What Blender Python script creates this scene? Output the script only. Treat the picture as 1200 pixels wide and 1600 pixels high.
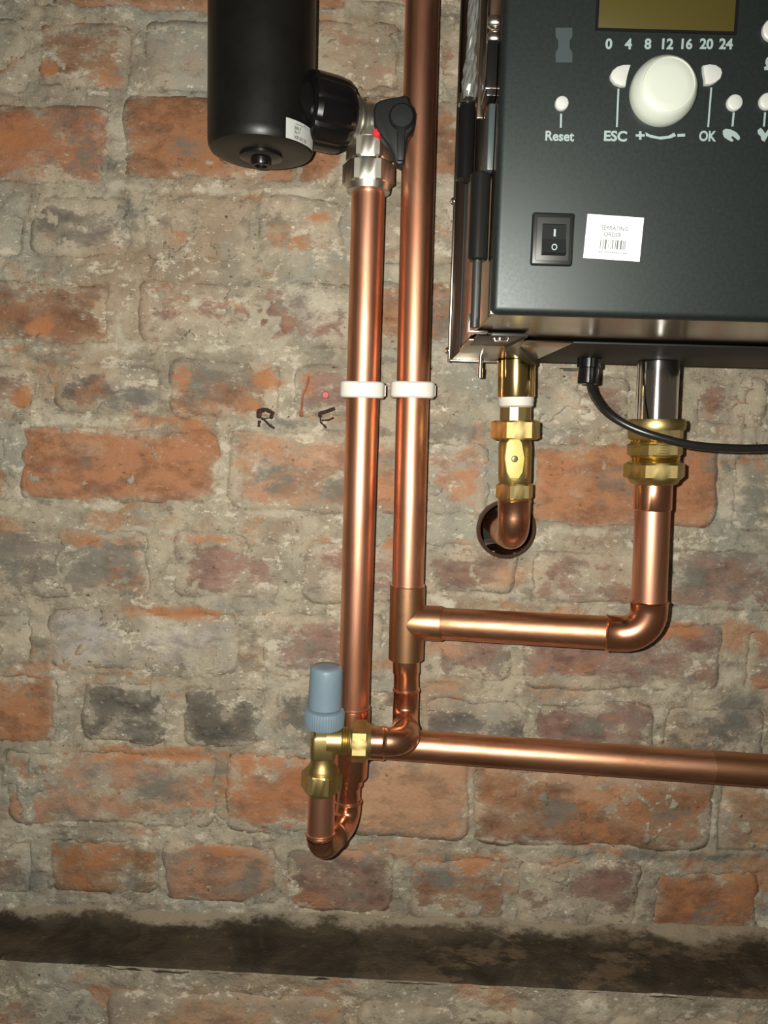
import bpy, bmesh, math, random
import numpy as np
from mathutils import Vector, Matrix

for o in list(bpy.data.objects):
    bpy.data.objects.remove(o, do_unlink=True)
random.seed(4)
scene = bpy.context.scene
COL = scene.collection

# ------------------------------------------------------------------ camera
FPX = 1202.0
DIST = 0.725                     # lens to brick face
CAMZ = 1.20
PITCH, ROLL, YAW = math.radians(6.3), math.radians(1.6), 0.0
cam = bpy.data.cameras.new('camera')
cam.sensor_fit = 'VERTICAL'
cam.sensor_height = 32.0
cam.lens = 32.0 * FPX / 1600.0
cam.clip_start = 0.01
cam_o = bpy.data.objects.new('camera', cam)
COL.objects.link(cam_o)
CM = (Matrix.Rotation(YAW, 4, 'Z') @ Matrix.Rotation(math.radians(90) - PITCH, 4, 'X')
      @ Matrix.Rotation(ROLL, 4, 'Z'))
cam_o.matrix_world = Matrix.Translation((0, -DIST, CAMZ)) @ CM
scene.camera = cam_o

# ------------------------------------------------------------------ light: phone flash beside the lens, dim room
world = bpy.data.worlds.new('world')
scene.world = world
world.use_nodes = True
bg = world.node_tree.nodes['Background']
bg.inputs['Color'].default_value = (1.0, 0.80, 0.58, 1)
bg.inputs['Strength'].default_value = 0.07
fl = bpy.data.lights.new('phone_flash', 'AREA')
fl.shape = 'DISK'
fl.size = 0.007
fl.energy = 6.7
fl.color = (1.0, 0.96, 0.87)
fl_o = bpy.data.objects.new('phone_flash', fl)
COL.objects.link(fl_o)
fl_o.matrix_world = Matrix.Translation((-0.024, -DIST, CAMZ + 0.010)) @ CM
scene.view_settings.view_transform = 'Standard'
scene.view_settings.look = 'None'
scene.view_settings.gamma = 1.0
scene.view_settings.use_curve_mapping = False
scene.view_settings.exposure = 0.0

R3 = CM.to_3x3()
CAMP = Vector((0, -DIST, CAMZ))


def V(px, py, d):
    """world point seen at photo pixel (px,py) that stands d metres off the brick face"""
    r = R3 @ Vector(((px - 600.0) / FPX, -(py - 800.0) / FPX, -1.0))
    t = (DIST - d) / r.y
    return CAMP + r * t


def S(px, py, d):
    return (V(px + 0.5, py, d) - V(px - 0.5, py, d)).length


# ------------------------------------------------------------------ mesh helpers
class MB:
    def __init__(self):
        self.v = []
        self.f = []

    def add(self, vs, fs):
        b = len(self.v)
        self.v += [tuple(p) for p in vs]
        self.f += [tuple(i + b for i in f) for f in fs]
        return self

    def frame(self, ax, ref=None):
        ax = Vector(ax).normalized()
        ref = Vector(ref) if ref is not None else (Vector((0, -1, 0)) if abs(ax.y) < 0.9 else Vector((0, 0, 1)))
        u = (ref - ax * ref.dot(ax)).normalized()
        return ax, u, ax.cross(u)

    def lathe(self, p0, ax, prof, n=40, cap=True, ref=None, phase=0.0, rfun=None):
        p0 = Vector(p0)
        ax, u, w = self.frame(ax, ref)
        vs, fs = [], []
        for (s, r) in prof:
            for k in range(n):
                a = 2 * math.pi * k / n + phase
                rr = r * (rfun(a) if rfun else 1.0)
                vs.append(p0 + ax * s + u * (rr * math.cos(a)) + w * (rr * math.sin(a)))
        m = len(prof)
        for i in range(m - 1):
            for k in range(n):
                k2 = (k + 1) % n
                fs.append((i * n + k, i * n + k2, (i + 1) * n + k2, (i + 1) * n + k))
        if cap:
            fs.append(tuple(reversed(range(n))))
            fs.append(tuple(range((m - 1) * n, m * n)))
        return self.add(vs, fs)

    def hexnut(self, p0, ax, s0, s1, R, flat=0.0, ref=None, ch=0.10):
        """hexagon nut with turned chamfers; R = circumradius"""
        p0 = Vector(p0)
        ax, u, w = self.frame(ax, ref)
        n = 36
        ap = R * math.cos(math.pi / 6)
        h = s1 - s0

        def hexr(a):
            t = ((a - flat) % (math.pi / 3)) - math.pi / 6
            return ap / math.cos(t)
        rows = []
        c = R - ap
        for (s, lim) in ((s0, ap * 0.985), (s0 + c * 0.55, R), (s1 - c * 0.55, R), (s1, ap * 0.985)):
            rows.append([(s, min(hexr(2 * math.pi * k / n + flat + math.pi / 6), lim)) for k in range(n)])
        vs, fs = [], []
        for row in rows:
            for k, (s, r) in enumerate(row):
                a = 2 * math.pi * k / n + flat + math.pi / 6
                vs.append(p0 + ax * s + u * (r * math.cos(a)) + w * (r * math.sin(a)))
        for i in range(3):
            for k in range(n):
                k2 = (k + 1) % n
                fs.append((i * n + k, i * n + k2, (i + 1) * n + k2, (i + 1) * n + k))
        fs.append(tuple(reversed(range(n))))
        fs.append(tuple(range(3 * n, 4 * n)))
        return self.add(vs, fs)

    def tube(self, pts, rad, n=32, cap=True):
        pts = [Vector(p) for p in pts]
        if not hasattr(rad, '__len__'):
            rad = [rad] * len(pts)
        vs, fs = [], []
        t0 = (pts[1] - pts[0]).normalized()
        _, u, _ = self.frame(t0)
        for i, p in enumerate(pts):
            if i == 0:
                t = t0
            elif i == len(pts) - 1:
                t = (pts[i] - pts[i - 1]).normalized()
            else:
                t = ((pts[i] - pts[i - 1]).normalized() + (pts[i + 1] - pts[i]).normalized()).normalized()
            u = (u - t * u.dot(t)).normalized()
            w = t.cross(u)
            for k in range(n):
                a = 2 * math.pi * k / n
                vs.append(p + u * (rad[i] * math.cos(a)) + w * (rad[i] * math.sin(a)))
        m = len(pts)
        for i in range(m - 1):
            for k in range(n):
                k2 = (k + 1) % n
                fs.append((i * n + k, i * n + k2, (i + 1) * n + k2, (i + 1) * n + k))
        if cap:
            fs.append(tuple(reversed(range(n))))
            fs.append(tuple(range((m - 1) * n, m * n)))
        return self.add(vs, fs)

    def box(self, lo, hi, bev=0.0, seg=2):
        lo, hi = Vector(lo), Vector(hi)
        bm = bmesh.new()
        bmesh.ops.create_cube(bm, size=1.0)
        for v in bm.verts:
            v.co = Vector(((lo.x + hi.x) / 2 + v.co.x * (hi.x - lo.x),
                           (lo.y + hi.y) / 2 + v.co.y * (hi.y - lo.y),
                           (lo.z + hi.z) / 2 + v.co.z * (hi.z - lo.z)))
        if bev > 0:
            bmesh.ops.bevel(bm, geom=list(bm.edges), offset=bev, segments=seg, affect='EDGES', profile=0.5)
        bm.verts.index_update()
        self.add([v.co.copy() for v in bm.verts], [tuple(v.index for v in f.verts) for f in bm.faces])
        bm.free()
        return self

    def prism(self, outline, off, bev=0.0, seg=2):
        """outline: world points (front face); off: extrusion vector"""
        bm = bmesh.new()
        a = [bm.verts.new(p) for p in outline]
        b = [bm.verts.new(Vector(p) + Vector(off)) for p in outline]
        n = len(a)
        f0 = bm.faces.new(a)
        bm.faces.new(list(reversed(b)))
        for i in range(n):
            j = (i + 1) % n
            bm.faces.new((a[j], a[i], b[i], b[j]))
        bmesh.ops.recalc_face_normals(bm, faces=list(bm.faces))
        if bev > 0:
            bmesh.ops.bevel(bm, geom=[e for e in f0.edges], offset=bev, segments=seg, affect='EDGES', profile=0.5)
        bm.verts.index_update()
        self.add([v.co.copy() for v in bm.verts], [tuple(v.index for v in f.verts) for f in bm.faces])
        bm.free()
        return self


def root_loc(o):
    while o.parent is not None:
        o = o.parent
    return Vector(o.location)


def obj(name, mb, mat, parent=None, smooth=True, angle=38):
    me = bpy.data.meshes.new(name)
    off = root_loc(parent) if parent is not None else Vector((0, 0, 0))
    me.from_pydata([(p[0] - off.x, p[1] - off.y, p[2] - off.z) for p in mb.v], [], mb.f)
    bm = bmesh.new()
    bm.from_mesh(me)
    bmesh.ops.recalc_face_normals(bm, faces=list(bm.faces))
    bm.to_mesh(me)
    bm.free()
    if 'nut' in name or name == 'outlet_body':
        angle = 19
    if smooth:
        me.polygons.foreach_set('use_smooth', [True] * len(me.polygons))
        me.set_sharp_from_angle(angle=math.radians(angle))
    me.materials.append(mat)
    o = bpy.data.objects.new(name, me)
    COL.objects.link(o)
    if parent is not None:
        o.parent = parent
    return o


def thing(name, label, cat, loc, group=None):
    o = bpy.data.objects.new(name, None)
    o.empty_display_size = 0.02
    COL.objects.link(o)
    o.location = loc
    o['label'] = label
    o['category'] = cat
    if group:
        o['group'] = group
    return o


# ------------------------------------------------------------------ materials
def new_mat(name):
    m = bpy.data.materials.new(name)
    m.use_nodes = True
    nt = m.node_tree
    b = nt.nodes['Principled BSDF']
    return m, nt, b


def nd(nt, typ, **kw):
    n = nt.nodes.new(typ)
    for k, v in kw.items():
        if k in n.inputs:
            n.inputs[k].default_value = v
        else:
            setattr(n, k, v)
    return n


def mixc(nt, fac, a, b, blend='MIX'):
    n = nt.nodes.new('ShaderNodeMix')
    n.data_type = 'RGBA'
    n.blend_type = blend
    for idx, val in ((0, fac), (6, a), (7, b)):
        if hasattr(val, 'is_output'):
            nt.links.new(val, n.inputs[idx])
        elif idx == 0:
            n.inputs[0].default_value = val
        else:
            n.inputs[idx].default_value = (*val, 1) if len(val) == 3 else val
    return n.outputs[2]


def ramp(nt, val, lo, hi, interp='EASE'):
    n = nt.nodes.new('ShaderNodeMapRange')
    n.interpolation_type = 'SMOOTHSTEP' if interp == 'EASE' else 'LINEAR'
    n.inputs['From Min'].default_value = lo
    n.inputs['From Max'].default_value = hi
    nt.links.new(val, n.inputs['Value'])
    return n.outputs['Result']


def math_n(nt, op, a, b=None):
    n = nt.nodes.new('ShaderNodeMath')
    n.operation = op
    for i, val in enumerate((a, b)):
        if val is None:
            continue
        if hasattr(val, 'is_output'):
            nt.links.new(val, n.inputs[i])
        else:
            n.inputs[i].default_value = val
    return n.outputs[0]


def noise(nt, scale, detail=5, rough=0.6, vec=None, w=None, dist=0.0):
    n = nt.nodes.new('ShaderNodeTexNoise')
    n.inputs['Scale'].default_value = scale
    n.inputs['Detail'].default_value = detail
    n.inputs['Roughness'].default_value = rough
    n.inputs['Distortion'].default_value = dist
    if w is not None:
        n.noise_dimensions = '4D'
        if hasattr(w, 'is_output'):
            nt.links.new(w, n.inputs['W'])
        else:
            n.inputs['W'].default_value = w
    if vec is None:
        g = nt.nodes.new('ShaderNodeNewGeometry')
        vec = g.outputs['Position']
    nt.links.new(vec, n.inputs['Vector'])
    return n.outputs['Fac']


def bump(nt, b, h, strength=0.4, dist=0.002):
    n = nt.nodes.new('ShaderNodeBump')
    n.inputs['Strength'].default_value = strength
    n.inputs['Distance'].default_value = dist
    nt.links.new(h, n.inputs['Height'])
    nt.links.new(n.outputs['Normal'], b.inputs['Normal'])


def plain(name, col, rough=0.5, metal=0.0, spec=0.5, var=0.0, vscale=60, coat=0.0):
    m, nt, b = new_mat(name)
    b.inputs['Base Color'].default_value = (*col, 1)
    b.inputs['Roughness'].default_value = rough
    b.inputs['Metallic'].default_value = metal
    b.inputs['Specular IOR Level'].default_value = spec
    b.inputs['Coat Weight'].default_value = coat
    if var > 0:
        f = noise(nt, vscale, 6, 0.65)
        dk = tuple(c * (1 - var) for c in col)
        lt = tuple(min(1, c * (1 + var)) for c in col)
        nt.links.new(mixc(nt, ramp(nt, f, 0.3, 0.7), dk, lt), b.inputs['Base Color'])
        mr = nt.nodes.new('ShaderNodeMapRange')
        mr.inputs['To Min'].default_value = max(0.02, rough - 0.08)
        mr.inputs['To Max'].default_value = rough + 0.10
        nt.links.new(f, mr.inputs['Value'])
        nt.links.new(mr.outputs['Result'], b.inputs['Roughness'])
    return m


def streak(nt, sx=0.6):
    g = nt.nodes.new('ShaderNodeNewGeometry')
    mp = nt.nodes.new('ShaderNodeMapping')
    mp.inputs['Scale'].default_value = (sx, 1, 1)
    nt.links.new(g.outputs['Position'], mp.inputs['Vector'])
    return mp.outputs['Vector']


def mortar_colour(nt):
    v = streak(nt, 0.6)
    a = noise(nt, 22, 8, 0.68)
    c = noise(nt, 75, 8, 0.74, vec=v, w=3.1)
    d = noise(nt, 230, 5, 0.75, vec=v, w=7.7)
    e = noise(nt, 8, 6, 0.66, w=1.7)
    col = mixc(nt, ramp(nt, a, 0.40, 0.60), (0.31, 0.272, 0.205), (0.47, 0.412, 0.305))
    col = mixc(nt, math_n(nt, 'MULTIPLY', ramp(nt, e, 0.52, 0.62), 0.6), col, (0.33, 0.34, 0.29))
    col = mixc(nt, math_n(nt, 'MULTIPLY', ramp(nt, e, 0.46, 0.37), 0.5), col, (0.36, 0.245, 0.155))
    col = mixc(nt, math_n(nt, 'MULTIPLY', ramp(nt, c, 0.56, 0.60), 0.80), col, (0.64, 0.59, 0.47))
    col = mixc(nt, math_n(nt, 'MULTIPLY', ramp(nt, c, 0.44, 0.385), 0.65), col, (0.20, 0.175, 0.14))
    col = mixc(nt, ramp(nt, d, 0.595, 0.655), col, (0.74, 0.69, 0.56))
    col = mixc(nt, ramp(nt, d, 0.395, 0.335), col, (0.075, 0.065, 0.055))
    return col


def patches(nt, col):
    for k, (nm, c, st) in enumerate((('soot', (0.155, 0.158, 0.138), .75), ('brick_dust', (0.425, 0.185, 0.082), .85), ('pink_dust', (0.44, 0.255, 0.15), .8), ('lime', (0.56, 0.51, 0.40), .75))):
        at = nt.nodes.new('ShaderNodeAttribute')
        at.attribute_name = nm
        n = noise(nt, 30, 10, 0.78, vec=streak(nt, 0.6), w=30.0 + k * 3)
        f = math_n(nt, 'ADD', math_n(nt, 'MULTIPLY', at.outputs['Fac'], 0.62), math_n(nt, 'MULTIPLY', math_n(nt, 'SUBTRACT', n, 0.5), 4.2))
        f = math_n(nt, 'MULTIPLY', ramp(nt, f, 0.20, 0.75), math_n(nt, 'MULTIPLY', ramp(nt, at.outputs['Fac'], 0.0, 0.45), st))
        col = mixc(nt, f, col, c)
    return col


def wall_bump(nt, b, s=0.6):
    h1 = noise(nt, 75, 8, 0.7, w=3.1)
    h2 = noise(nt, 260, 5, 0.75, w=5.5)
    h = math_n(nt, 'ADD', h1, math_n(nt, 'MULTIPLY', h2, 0.45))
    bump(nt, b, h, s, 0.007)


m_mortar, nt, b = new_mat('old_lime_mortar')
col = mortar_colour(nt)
stain = ramp(nt, noise(nt, 14, 9, 0.68, vec=streak(nt, 0.5), w=12.5), 0.555, 0.62)
col = mixc(nt, math_n(nt, 'MULTIPLY', stain, 0.65), col, (0.43, 0.21, 0.10))
stain = ramp(nt, noise(nt, 17, 9, 0.68, vec=streak(nt, 0.5), w=22.5), 0.565, 0.63)
col = mixc(nt, math_n(nt, 'MULTIPLY', stain, 0.6), col, (0.20, 0.165, 0.125))
col = patches(nt, col)
nt.links.new(col, b.inputs['Base Color'])
b.inputs['Roughness'].default_value = 0.9
b.inputs['Specular IOR Level'].default_value = 0.15
wall_bump(nt, b, 0.7)

m_brick, nt, b = new_mat('worn_clay_brick')
oi = nt.nodes.new('ShaderNodeObjectInfo')
rw = math_n(nt, 'MULTIPLY', oi.outputs['Random'], 40.0)
sv0 = streak(nt, 0.55)
n1 = noise(nt, 17, 9, 0.68, vec=sv0, w=rw)
n2 = noise(nt, 46, 8, 0.72, vec=sv0, w=rw)
n3 = noise(nt, 170, 5, 0.75, vec=sv0, w=rw)
n4 = noise(nt, 12, 9, 0.66, vec=sv0, w=math_n(nt, 'ADD', rw, 5.0))
base = oi.outputs['Color']
col = mixc(nt, 1.0, base, (0.60, 0.60, 0.62), 'MULTIPLY')
col = mixc(nt, ramp(nt, n2, 0.40, 0.56), col, base)
col = mixc(nt, math_n(nt, 'MULTIPLY', ramp(nt, n1, 0.515, 0.60), 0.75), col, (0.175, 0.165, 0.14))
col = mixc(nt, math_n(nt, 'MULTIPLY', ramp(nt, n4, 0.55, 0.61), 0.55), col, (0.40, 0.17, 0.075))
col = mixc(nt, math_n(nt, 'MULTIPLY', ramp(nt, n3, 0.405, 0.325), 0.75), col, (0.06, 0.045, 0.035))
col = mixc(nt, math_n(nt, 'MULTIPLY', ramp(nt, n3, 0.60, 0.66), 0.6), col, (0.50, 0.40, 0.29))
# lime smears left on the brick faces, thickest towards the joints
at = nt.nodes.new('ShaderNodeAttribute')
at.attribute_name = 'joint_smear'
sm = noise(nt, 24, 10, 0.74, vec=streak(nt, 0.6), w=2.2)
smf = math_n(nt, 'ADD', sm, math_n(nt, 'MULTIPLY', math_n(nt, 'SUBTRACT', oi.outputs['Alpha'], 0.5), 0.42))
smf = math_n(nt, 'ADD', smf, math_n(nt, 'MULTIPLY', at.outputs['Fac'], 0.13))
thin = math_n(nt, 'MULTIPLY', ramp(nt, smf, 0.40, 0.56), 0.33)
smear = math_n(nt, 'MAXIMUM', math_n(nt, 'MULTIPLY', ramp(nt, smf, 0.50, 0.56), 0.88), thin)
col = mixc(nt, smear, col, mortar_colour(nt))
col = patches(nt, col)
nt.links.new(col, b.inputs['Base Color'])
b.inputs['Roughness'].default_value = 0.88
b.inputs['Specular IOR Level'].default_value = 0.18
wall_bump(nt, b, 0.5)

m_ledge, nt, b = new_mat('sooty_ledge')
l1 = noise(nt, 18, 6, 0.65, dist=0.6)
l2 = noise(nt, 95, 6, 0.7, w=4.0)
col = mixc(nt, ramp(nt, l1, 0.35, 0.65), (0.040, 0.034, 0.024), (0.085, 0.066, 0.045))
col = mixc(nt, math_n(nt, 'MULTIPLY', ramp(nt, l2, 0.58, 0.72), ramp(nt, l1, 0.45, 0.6)), col, (0.26, 0.16, 0.085))
gp = nt.nodes.new('ShaderNodeNewGeometry')
sx = nt.nodes.new('ShaderNodeSeparateXYZ')
nt.links.new(gp.outputs['Position'], sx.inputs[0])
l3 = noise(nt, 26, 9, 0.7, vec=streak(nt, 0.5), w=9.0)
deb = math_n(nt, 'MULTIPLY', ramp(nt, l3, 0.50, 0.57), ramp(nt, sx.outputs[0], -0.05, 0.12))
col = mixc(nt, math_n(nt, 'MULTIPLY', deb, 0.75), col, (0.17, 0.125, 0.08))
at = nt.nodes.new('ShaderNodeAttribute')
at.attribute_name = 'lime'
l4 = noise(nt, 30, 9, 0.75, vec=streak(nt, 0.5), w=19.0)
lf = math_n(nt, 'ADD', at.outputs['Fac'], math_n(nt, 'MULTIPLY', math_n(nt, 'SUBTRACT', l4, 0.5), 2.2))
col = mixc(nt, math_n(nt, 'MULTIPLY', ramp(nt, lf, 0.45, 0.80), 0.85), col, (0.34, 0.285, 0.205))
nt.links.new(col, b.inputs['Base Color'])
b.inputs['Roughness'].default_value = 0.95
b.inputs['Specular IOR Level'].default_value = 0.1
wall_bump(nt, b, 0.6)


def metal(name, col, dark, rough, vs=24, stretch=(1, 1, 0.25), amount=0.6):
    m, nt, b = new_mat(name)
    g = nt.nodes.new('ShaderNodeNewGeometry')
    mp = nt.nodes.new('ShaderNodeMapping')
    mp.inputs['Scale'].default_value = stretch
    nt.links.new(g.outputs['Position'], mp.inputs['Vector'])
    a = noise(nt, vs, 6, 0.65, vec=mp.outputs['Vector'], dist=0.5)
    mp2 = nt.nodes.new('ShaderNodeMapping')
    mp2.inputs['Scale'].default_value = tuple(k ** 2.2 for k in stretch)
    nt.links.new(g.outputs['Position'], mp2.inputs['Vector'])
    c = noise(nt, vs * 11, 6, 0.75, vec=mp2.outputs['Vector'], w=2.0)
    col1 = mixc(nt, math_n(nt, 'MULTIPLY', ramp(nt, a, 0.40, 0.68), amount), col, dark)
    col1 = mixc(nt, math_n(nt, 'MULTIPLY', ramp(nt, c, 0.50, 0.66), 0.60 * amount), col1, dark)
    nt.links.new(col1, b.inputs['Base Color'])
    b.inputs['Metallic'].default_value = 1.0
    mr = nt.nodes.new('ShaderNodeMapRange')
    mr.inputs['To Min'].default_value = max(0.03, rough * 0.75)
    mr.inputs['To Max'].default_value = rough * 1.35
    nt.links.new(a, mr.inputs['Value'])
    nt.links.new(mr.outputs['Result'], b.inputs['Roughness'])
    bump(nt, b, c, 0.04, 0.001)
    return m


m_copper = metal('copper_tube', (0.88, 0.455, 0.30), (0.52, 0.22, 0.12), 0.37, amount=0.85)
m_copper_h = metal('copper_tube_tarnished', (0.76, 0.405, 0.25), (0.38, 0.175, 0.085), 0.38, amount=0.9, stretch=(0.25, 1, 1))
m_copper_f = metal('copper_fitting', (0.84, 0.41, 0.25), (0.55, 0.24, 0.13), 0.26, vs=40, stretch=(1, 1, 1))
m_copper_tee = metal('copper_tee_dull', (0.56, 0.31, 0.17), (0.36, 0.19, 0.095), 0.38, vs=40, stretch=(1, 1, 1))
m_copper_d = metal('copper_elbow_dark', (0.70, 0.38, 0.24), (0.38, 0.17, 0.09), 0.30, vs=40, stretch=(1, 1, 1), amount=0.9)
m_solder = metal('solder_bead', (0.92, 0.62, 0.47), (0.70, 0.45, 0.33), 0.28)
m_brass = metal('brass_cast', (0.56, 0.44, 0.19), (0.36, 0.27, 0.10), 0.40, vs=50, stretch=(1, 1, 1))
m_brass_p = metal('brass_polished', (0.88, 0.66, 0.28), (0.70, 0.50, 0.18), 0.13, vs=15, amount=0.3)
m_nickel = metal('nickel_plated', (0.60, 0.58, 0.51), (0.42, 0.39, 0.32), 0.38, vs=40, stretch=(1, 1, 1), amount=0.5)
m_chrome = metal('chrome_tube', (0.80, 0.80, 0.80), (0.62, 0.62, 0.62), 0.09, vs=30, amount=0.3)
m_sheet = metal('zinc_sheet', (0.34, 0.29, 0.23), (0.22, 0.18, 0.14), 0.20, vs=12, amount=0.5, stretch=(0.4, 1, 1))
m_steel = metal('bright_steel', (0.72, 0.70, 0.66), (0.5, 0.48, 0.44), 0.2, vs=40, amount=0.4)
m_black_gloss = plain('black_lacquered_sheet', (0.007, 0.009, 0.010), 0.55, spec=0.25)
m_panel = plain('black_satin_panel', (0.006, 0.0085, 0.0082), 0.45, spec=0.43, var=0.08, vscale=500)
m_panel.node_tree.nodes['Principled BSDF'].inputs['Specular Tint'].default_value = (0.90, 1.0, 0.99, 1)
m_tank = plain('black_painted_tank', (0.006, 0.006, 0.005), 0.40, spec=0.4, var=0.15, vscale=40)
m_black = plain('black_plastic', (0.006, 0.006, 0.006), 0.26, spec=0.4)
m_black_s = plain('black_plastic_satin', (0.014, 0.016, 0.016), 0.42, spec=0.4)
m_cable = plain('black_cable_sheath', (0.014, 0.014, 0.014), 0.28)
m_clip = plain('white_clip_plastic', (0.64, 0.62, 0.56), 0.45, var=0.05)
m_white = plain('white_button_plastic', (0.36, 0.37, 0.35), 0.4)
m_knob = plain('white_knob_plastic', (0.37, 0.40, 0.35), 0.4)
m_ink = plain('white_print', (0.20, 0.26, 0.25), 0.5)
m_lcd = plain('olive_display', (0.046, 0.038, 0.009), 0.3)
m_slot = plain('grey_slot_cover', (0.030, 0.042, 0.045), 0.45)
m_paper = plain('white_paper', (0.70, 0.71, 0.70), 0.55)
m_paper_g = plain('grey_paper', (0.55, 0.58, 0.55), 0.5)
m_greyink = plain('grey_ink', (0.09, 0.10, 0.10), 0.6)
m_darkink = plain('dark_ink', (0.10, 0.11, 0.11), 0.6)
m_marker = plain('black_marker', (0.045, 0.022, 0.020), 0.7, var=0.4, vscale=300)
m_redmark = plain('red_marker', (0.30, 0.12, 0.08), 0.8, var=0.2, vscale=200)
m_plug = plain('red_plug', (0.42, 0.05, 0.045), 0.5)
m_redcap = plain('red_cap', (0.72, 0.02, 0.035), 0.4)
m_greycap = plain('blue_grey_cap_plastic', (0.165, 0.235, 0.285), 0.48, var=0.05)
m_lever = plain('pale_yellow_lever', (0.62, 0.55, 0.17), 0.45, var=0.06)
m_tape = plain('white_thread_tape', (0.62, 0.60, 0.54), 0.6, var=0.10)
m_foil = plain('clear_plastic_foil', (0.13, 0.13, 0.12), 0.15)
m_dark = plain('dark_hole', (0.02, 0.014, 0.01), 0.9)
m_rocker = plain('rocker_black', (0.008, 0.010, 0.010), 0.35)
m_bezel = plain('switch_bezel', (0.006, 0.007, 0.007), 0.4)
m_bezel_i = plain('switch_inner', (0.020, 0.023, 0.021), 0.5)

# ------------------------------------------------------------------ numpy fractal noise for the wall relief
_rng = np.random.RandomState(11)
_TAB = _rng.rand(256, 256)


def vnoise(x, y):
    xi = np.floor(x).astype(int)
    yi = np.floor(y).astype(int)
    fx, fy = x - xi, y - yi
    fx = fx * fx * (3 - 2 * fx)
    fy = fy * fy * (3 - 2 * fy)
    a = _TAB[xi & 255, yi & 255]
    b_ = _TAB[(xi + 1) & 255, yi & 255]
    c = _TAB[xi & 255, (yi + 1) & 255]
    d = _TAB[(xi + 1) & 255, (yi + 1) & 255]
    return (a * (1 - fx) + b_ * fx) * (1 - fy) + (c * (1 - fx) + d * fx) * fy


def fbm(x, y, s, oct=4, seed=0.0, rough=0.55):
    t, amp, tot = 0.0, 1.0, 0.0
    f = s
    for i in range(oct):
        t = t + amp * (vnoise(x * f + seed * 17.3 + i * 31.7, y * f + seed * 9.1 + i * 13.3) - 0.5)
        tot += amp
        amp *= rough
        f *= 2.03
    return t / tot


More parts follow.
